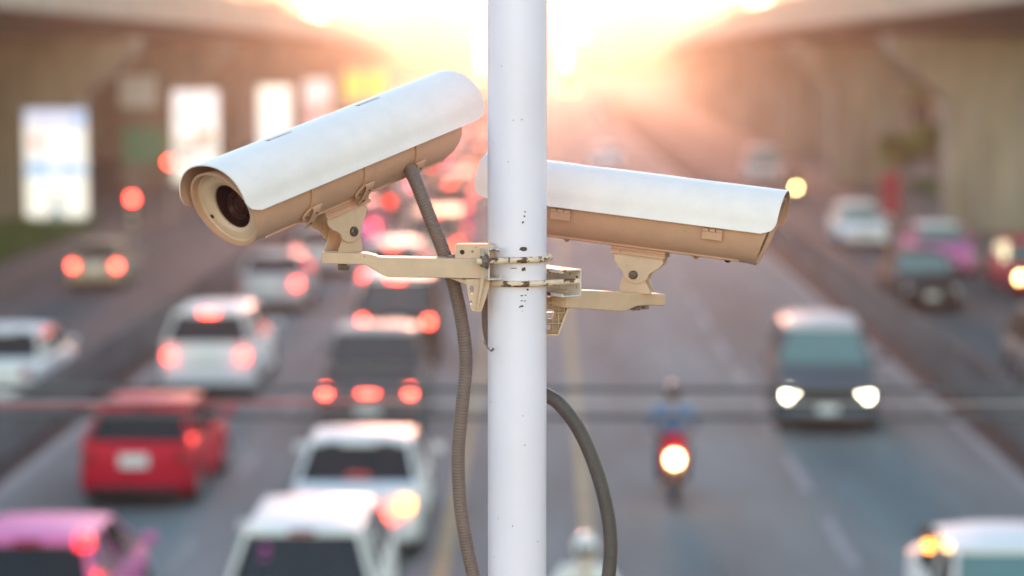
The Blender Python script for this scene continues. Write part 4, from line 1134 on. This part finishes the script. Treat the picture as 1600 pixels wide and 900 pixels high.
# right clamp
zR = W(880, 440, D - .01).z
MR = clamp_frame(33, zR, 1)
rootR = empty('mounting_bracket', W(880, 440, D)); tag(rootR, 'cream arm and rusty channel that carries the right camera', 'bracket', 'camera brackets')
keep(ubolt(MR, .089, 0, ''), rootR)
ch = channel(MR, PR + .040, -.026, .021, 0, -.072, .064, .040)
keep(ch.build('channel', M['steel'], None, True, .0007), rootR)
pR0 = MR @ Vector((PR + .030, .01, 0)); pR1 = pivR.copy(); 
dirR = Vector((pR1.x - pR0.x, pR1.y - pR0.y, 0)).normalized()
nR = dirR.cross(UP).normalized()
if nR.dot(HV) < 0: nR = -nR
oR = pR1 - nR * .020
poly = [(886, 453.5), (900, 453), (960, 455.5), (978, 457.5), (993, 458), (1037, 459), (1040, 460.5), (1040, 476), (1037, 478), (1010, 477.5), (996, 478.5), (976, 487), (966, 486.5), (886, 481)]
keep(arm_prism(poly, oR, dirR, .038).build('arm', M['tan2'], None, True, .0022, 3), rootR)
# ribbed back of the base plate below the channel
oB = W(872, 495, D + .035)
a = arm_prism([(840, 464), (892, 464), (889, 481), (873, 522), (870, 524), (840, 524)], oB + HV * .016, RV, .004)
bp_ = a.build('base_plate', M['tan2'], None, True, .0006)
c = MB()
for x, y, r_ in ((859, 492, .0085), (857.5, 512, .0042)):
    p = flatpt(x, y, oB, RV); c.lathe([(-.04, r_), (.08, r_)], Matrix.Translation(p) @ HV.to_track_quat('X', 'Z').to_matrix().to_4x4(), 20, True, True)
boolean(bp_, c); keep(bp_, rootR)
b = MB()
def bar2(p, q, w_=1.6, dpt=.016):
    (x0_, y0_), (x1_, y1_) = p, q; d = Vector((x1_ - x0_, y1_ - y0_)).normalized() * w_ / 2; nn = Vector((-d.y, d.x))
    pts = [(x0_ + nn.x, y0_ + nn.y), (x1_ + nn.x, y1_ + nn.y), (x1_ - nn.x, y1_ - nn.y), (x0_ - nn.x, y0_ - nn.y)]
    b.prism([flatpt(x, y, oB, RV) for x, y in pts], HV * dpt)
bar2((891, 463), (888, 482), 2.4); bar2((888, 481), (872, 523), 2.6); bar2((842, 523), (873, 523), 2.4)
for y_ in (473.5, 489, 505): bar2((842, y_), (888 - max(0, y_ - 481) * .4, y_), 1.2, .0155)
for x_ in (863, 873, 882): bar2((x_, 466), (x_, 521 if x_ < 872 else (512 if x_ < 880 else 488)), 1.2, .0150)
keep(b.build('ribs', M['tan2'], None, True, 0), rootR)
b = MB(); b.lathe([(0, .008), (.006, .008)], Matrix.Translation(W(1008, 477.5, D + .21)) @ Matrix.Rotation(PI / 2, 4, 'Y'), 6, True, True)
keep(b.build('pad_bolt', M['nut'], None, False), rootR)

# ------------------------------------------------------------------ flexible conduits
def catmull(pts, n):
    pts = [Vector(p) for p in pts]; P_ = [2 * pts[0] - pts[1]] + pts + [2 * pts[-1] - pts[-2]]; out = []
    for i in range(len(pts) - 1):
        p0, p1, p2, p3 = P_[i:i + 4]
        for k in range(n):
            t = k / n; out.append(.5 * ((2 * p1) + (p2 - p0) * t + (2 * p0 - 5 * p1 + 4 * p2 - p3) * t * t + (3 * p1 - p0 - 3 * p2 + p3) * t ** 3))
    out.append(pts[-1]); return out
M['conduit2'] = mat('dark_grey_conduit', (.085, .068, .062), .5, var=.2, vscale=30)
def conduit(pxs, rad, pitch, label, depth=.0009, mk='conduit'):
    c = catmull([W(*p) for p in pxs], 60)
    # resample by length, four rows per corrugation
    L_ = [0]
    for i in range(1, len(c)): L_.append(L_[-1] + (c[i] - c[i - 1]).length)
    step = pitch / 4; n = int(L_[-1] / step); pts = []; j = 0
    for k in range(n):
        s_ = k * step
        while L_[j + 1] < s_: j += 1
        t = (s_ - L_[j]) / (L_[j + 1] - L_[j]); pts.append(c[j].lerp(c[j + 1], t))
    base = pts[0].copy()
    o = MB().tube([p - base for p in pts], lambda u: rad + depth * (0, -1, -1, 0)[int(round(u * (n - 1))) % 4], 20).build('cable_conduit', M[mk], None, True, sharp=80)
    o.location = base; tag(o, label, 'conduit'); return o
conduit([(640, 262, D + .02), (653, 292, D - .0), (670, 336, D - .0), (690, 386, D + .005), (708, 440, D + .01), (722, 505, D + .01), (728, 565, D + .01), (722, 635, D), (716, 710, D), (719, 785, D), (729, 850, D), (743, 920, D), (752, 1010, D)],
        .0122, .0052, 'brown ribbed conduit hanging down from the left camera, left of the pole')
conduit([(796, 560, D + .11), (818, 585, D + .10), (845, 612, D + .09), (873, 630, D + .08), (905, 672, D + .08), (931, 732, D + .08), (948, 795, D + .08), (954, 850, D + .08), (950, 910, D + .08), (940, 1000, D + .08)],
        .0128, .0040, 'brown conduit curving out from behind the pole at the lower right', .0004, 'conduit2')
conduit([(770, 430, D + .04), (760, 455, D + .03), (757.5, 485, D + .03), (759, 515, D + .03), (766, 540, D + .04), (775, 552, D + .06)], .0062, .0034, 'thin ribbed conduit loop hugging the left edge of the pole below the clamp')
b = MB(); b.tube(catmull([W(756, 534, D - .03), W(762, 543, D - .05), W(767, 548, D - .056), W(770, 544.5, D - .058), W(771.5, 546, D - .058), W(767, 549, D - .055)], 8), .0011, 8)
o = b.build('wire_tie', M['conduit']); tag(o, 'frayed grey wire tie on the pole at the end of the thin conduit loop', 'wire')

# ------------------------------------------------------------------ haze
hz = bpy.data.materials.new('haze_air'); hz.use_nodes = True; t = hz.node_tree; t.nodes.clear()
om = t.nodes.new('ShaderNodeOutputMaterial'); pv = t.nodes.new('ShaderNodeVolumePrincipled')
pv.inputs['Color'].default_value = (1, .93, .86, 1); pv.inputs['Density'].default_value = .00032; pv.inputs['Anisotropy'].default_value = .905
t.links.new(pv.outputs[0], om.inputs['Volume'])
hb = MB().box((0, 775, 21.0), (1640, 1890, 46)).build('haze', hz, None, False)
tag(hb, 'warm hazy air over the road', 'haze', kind='stuff')
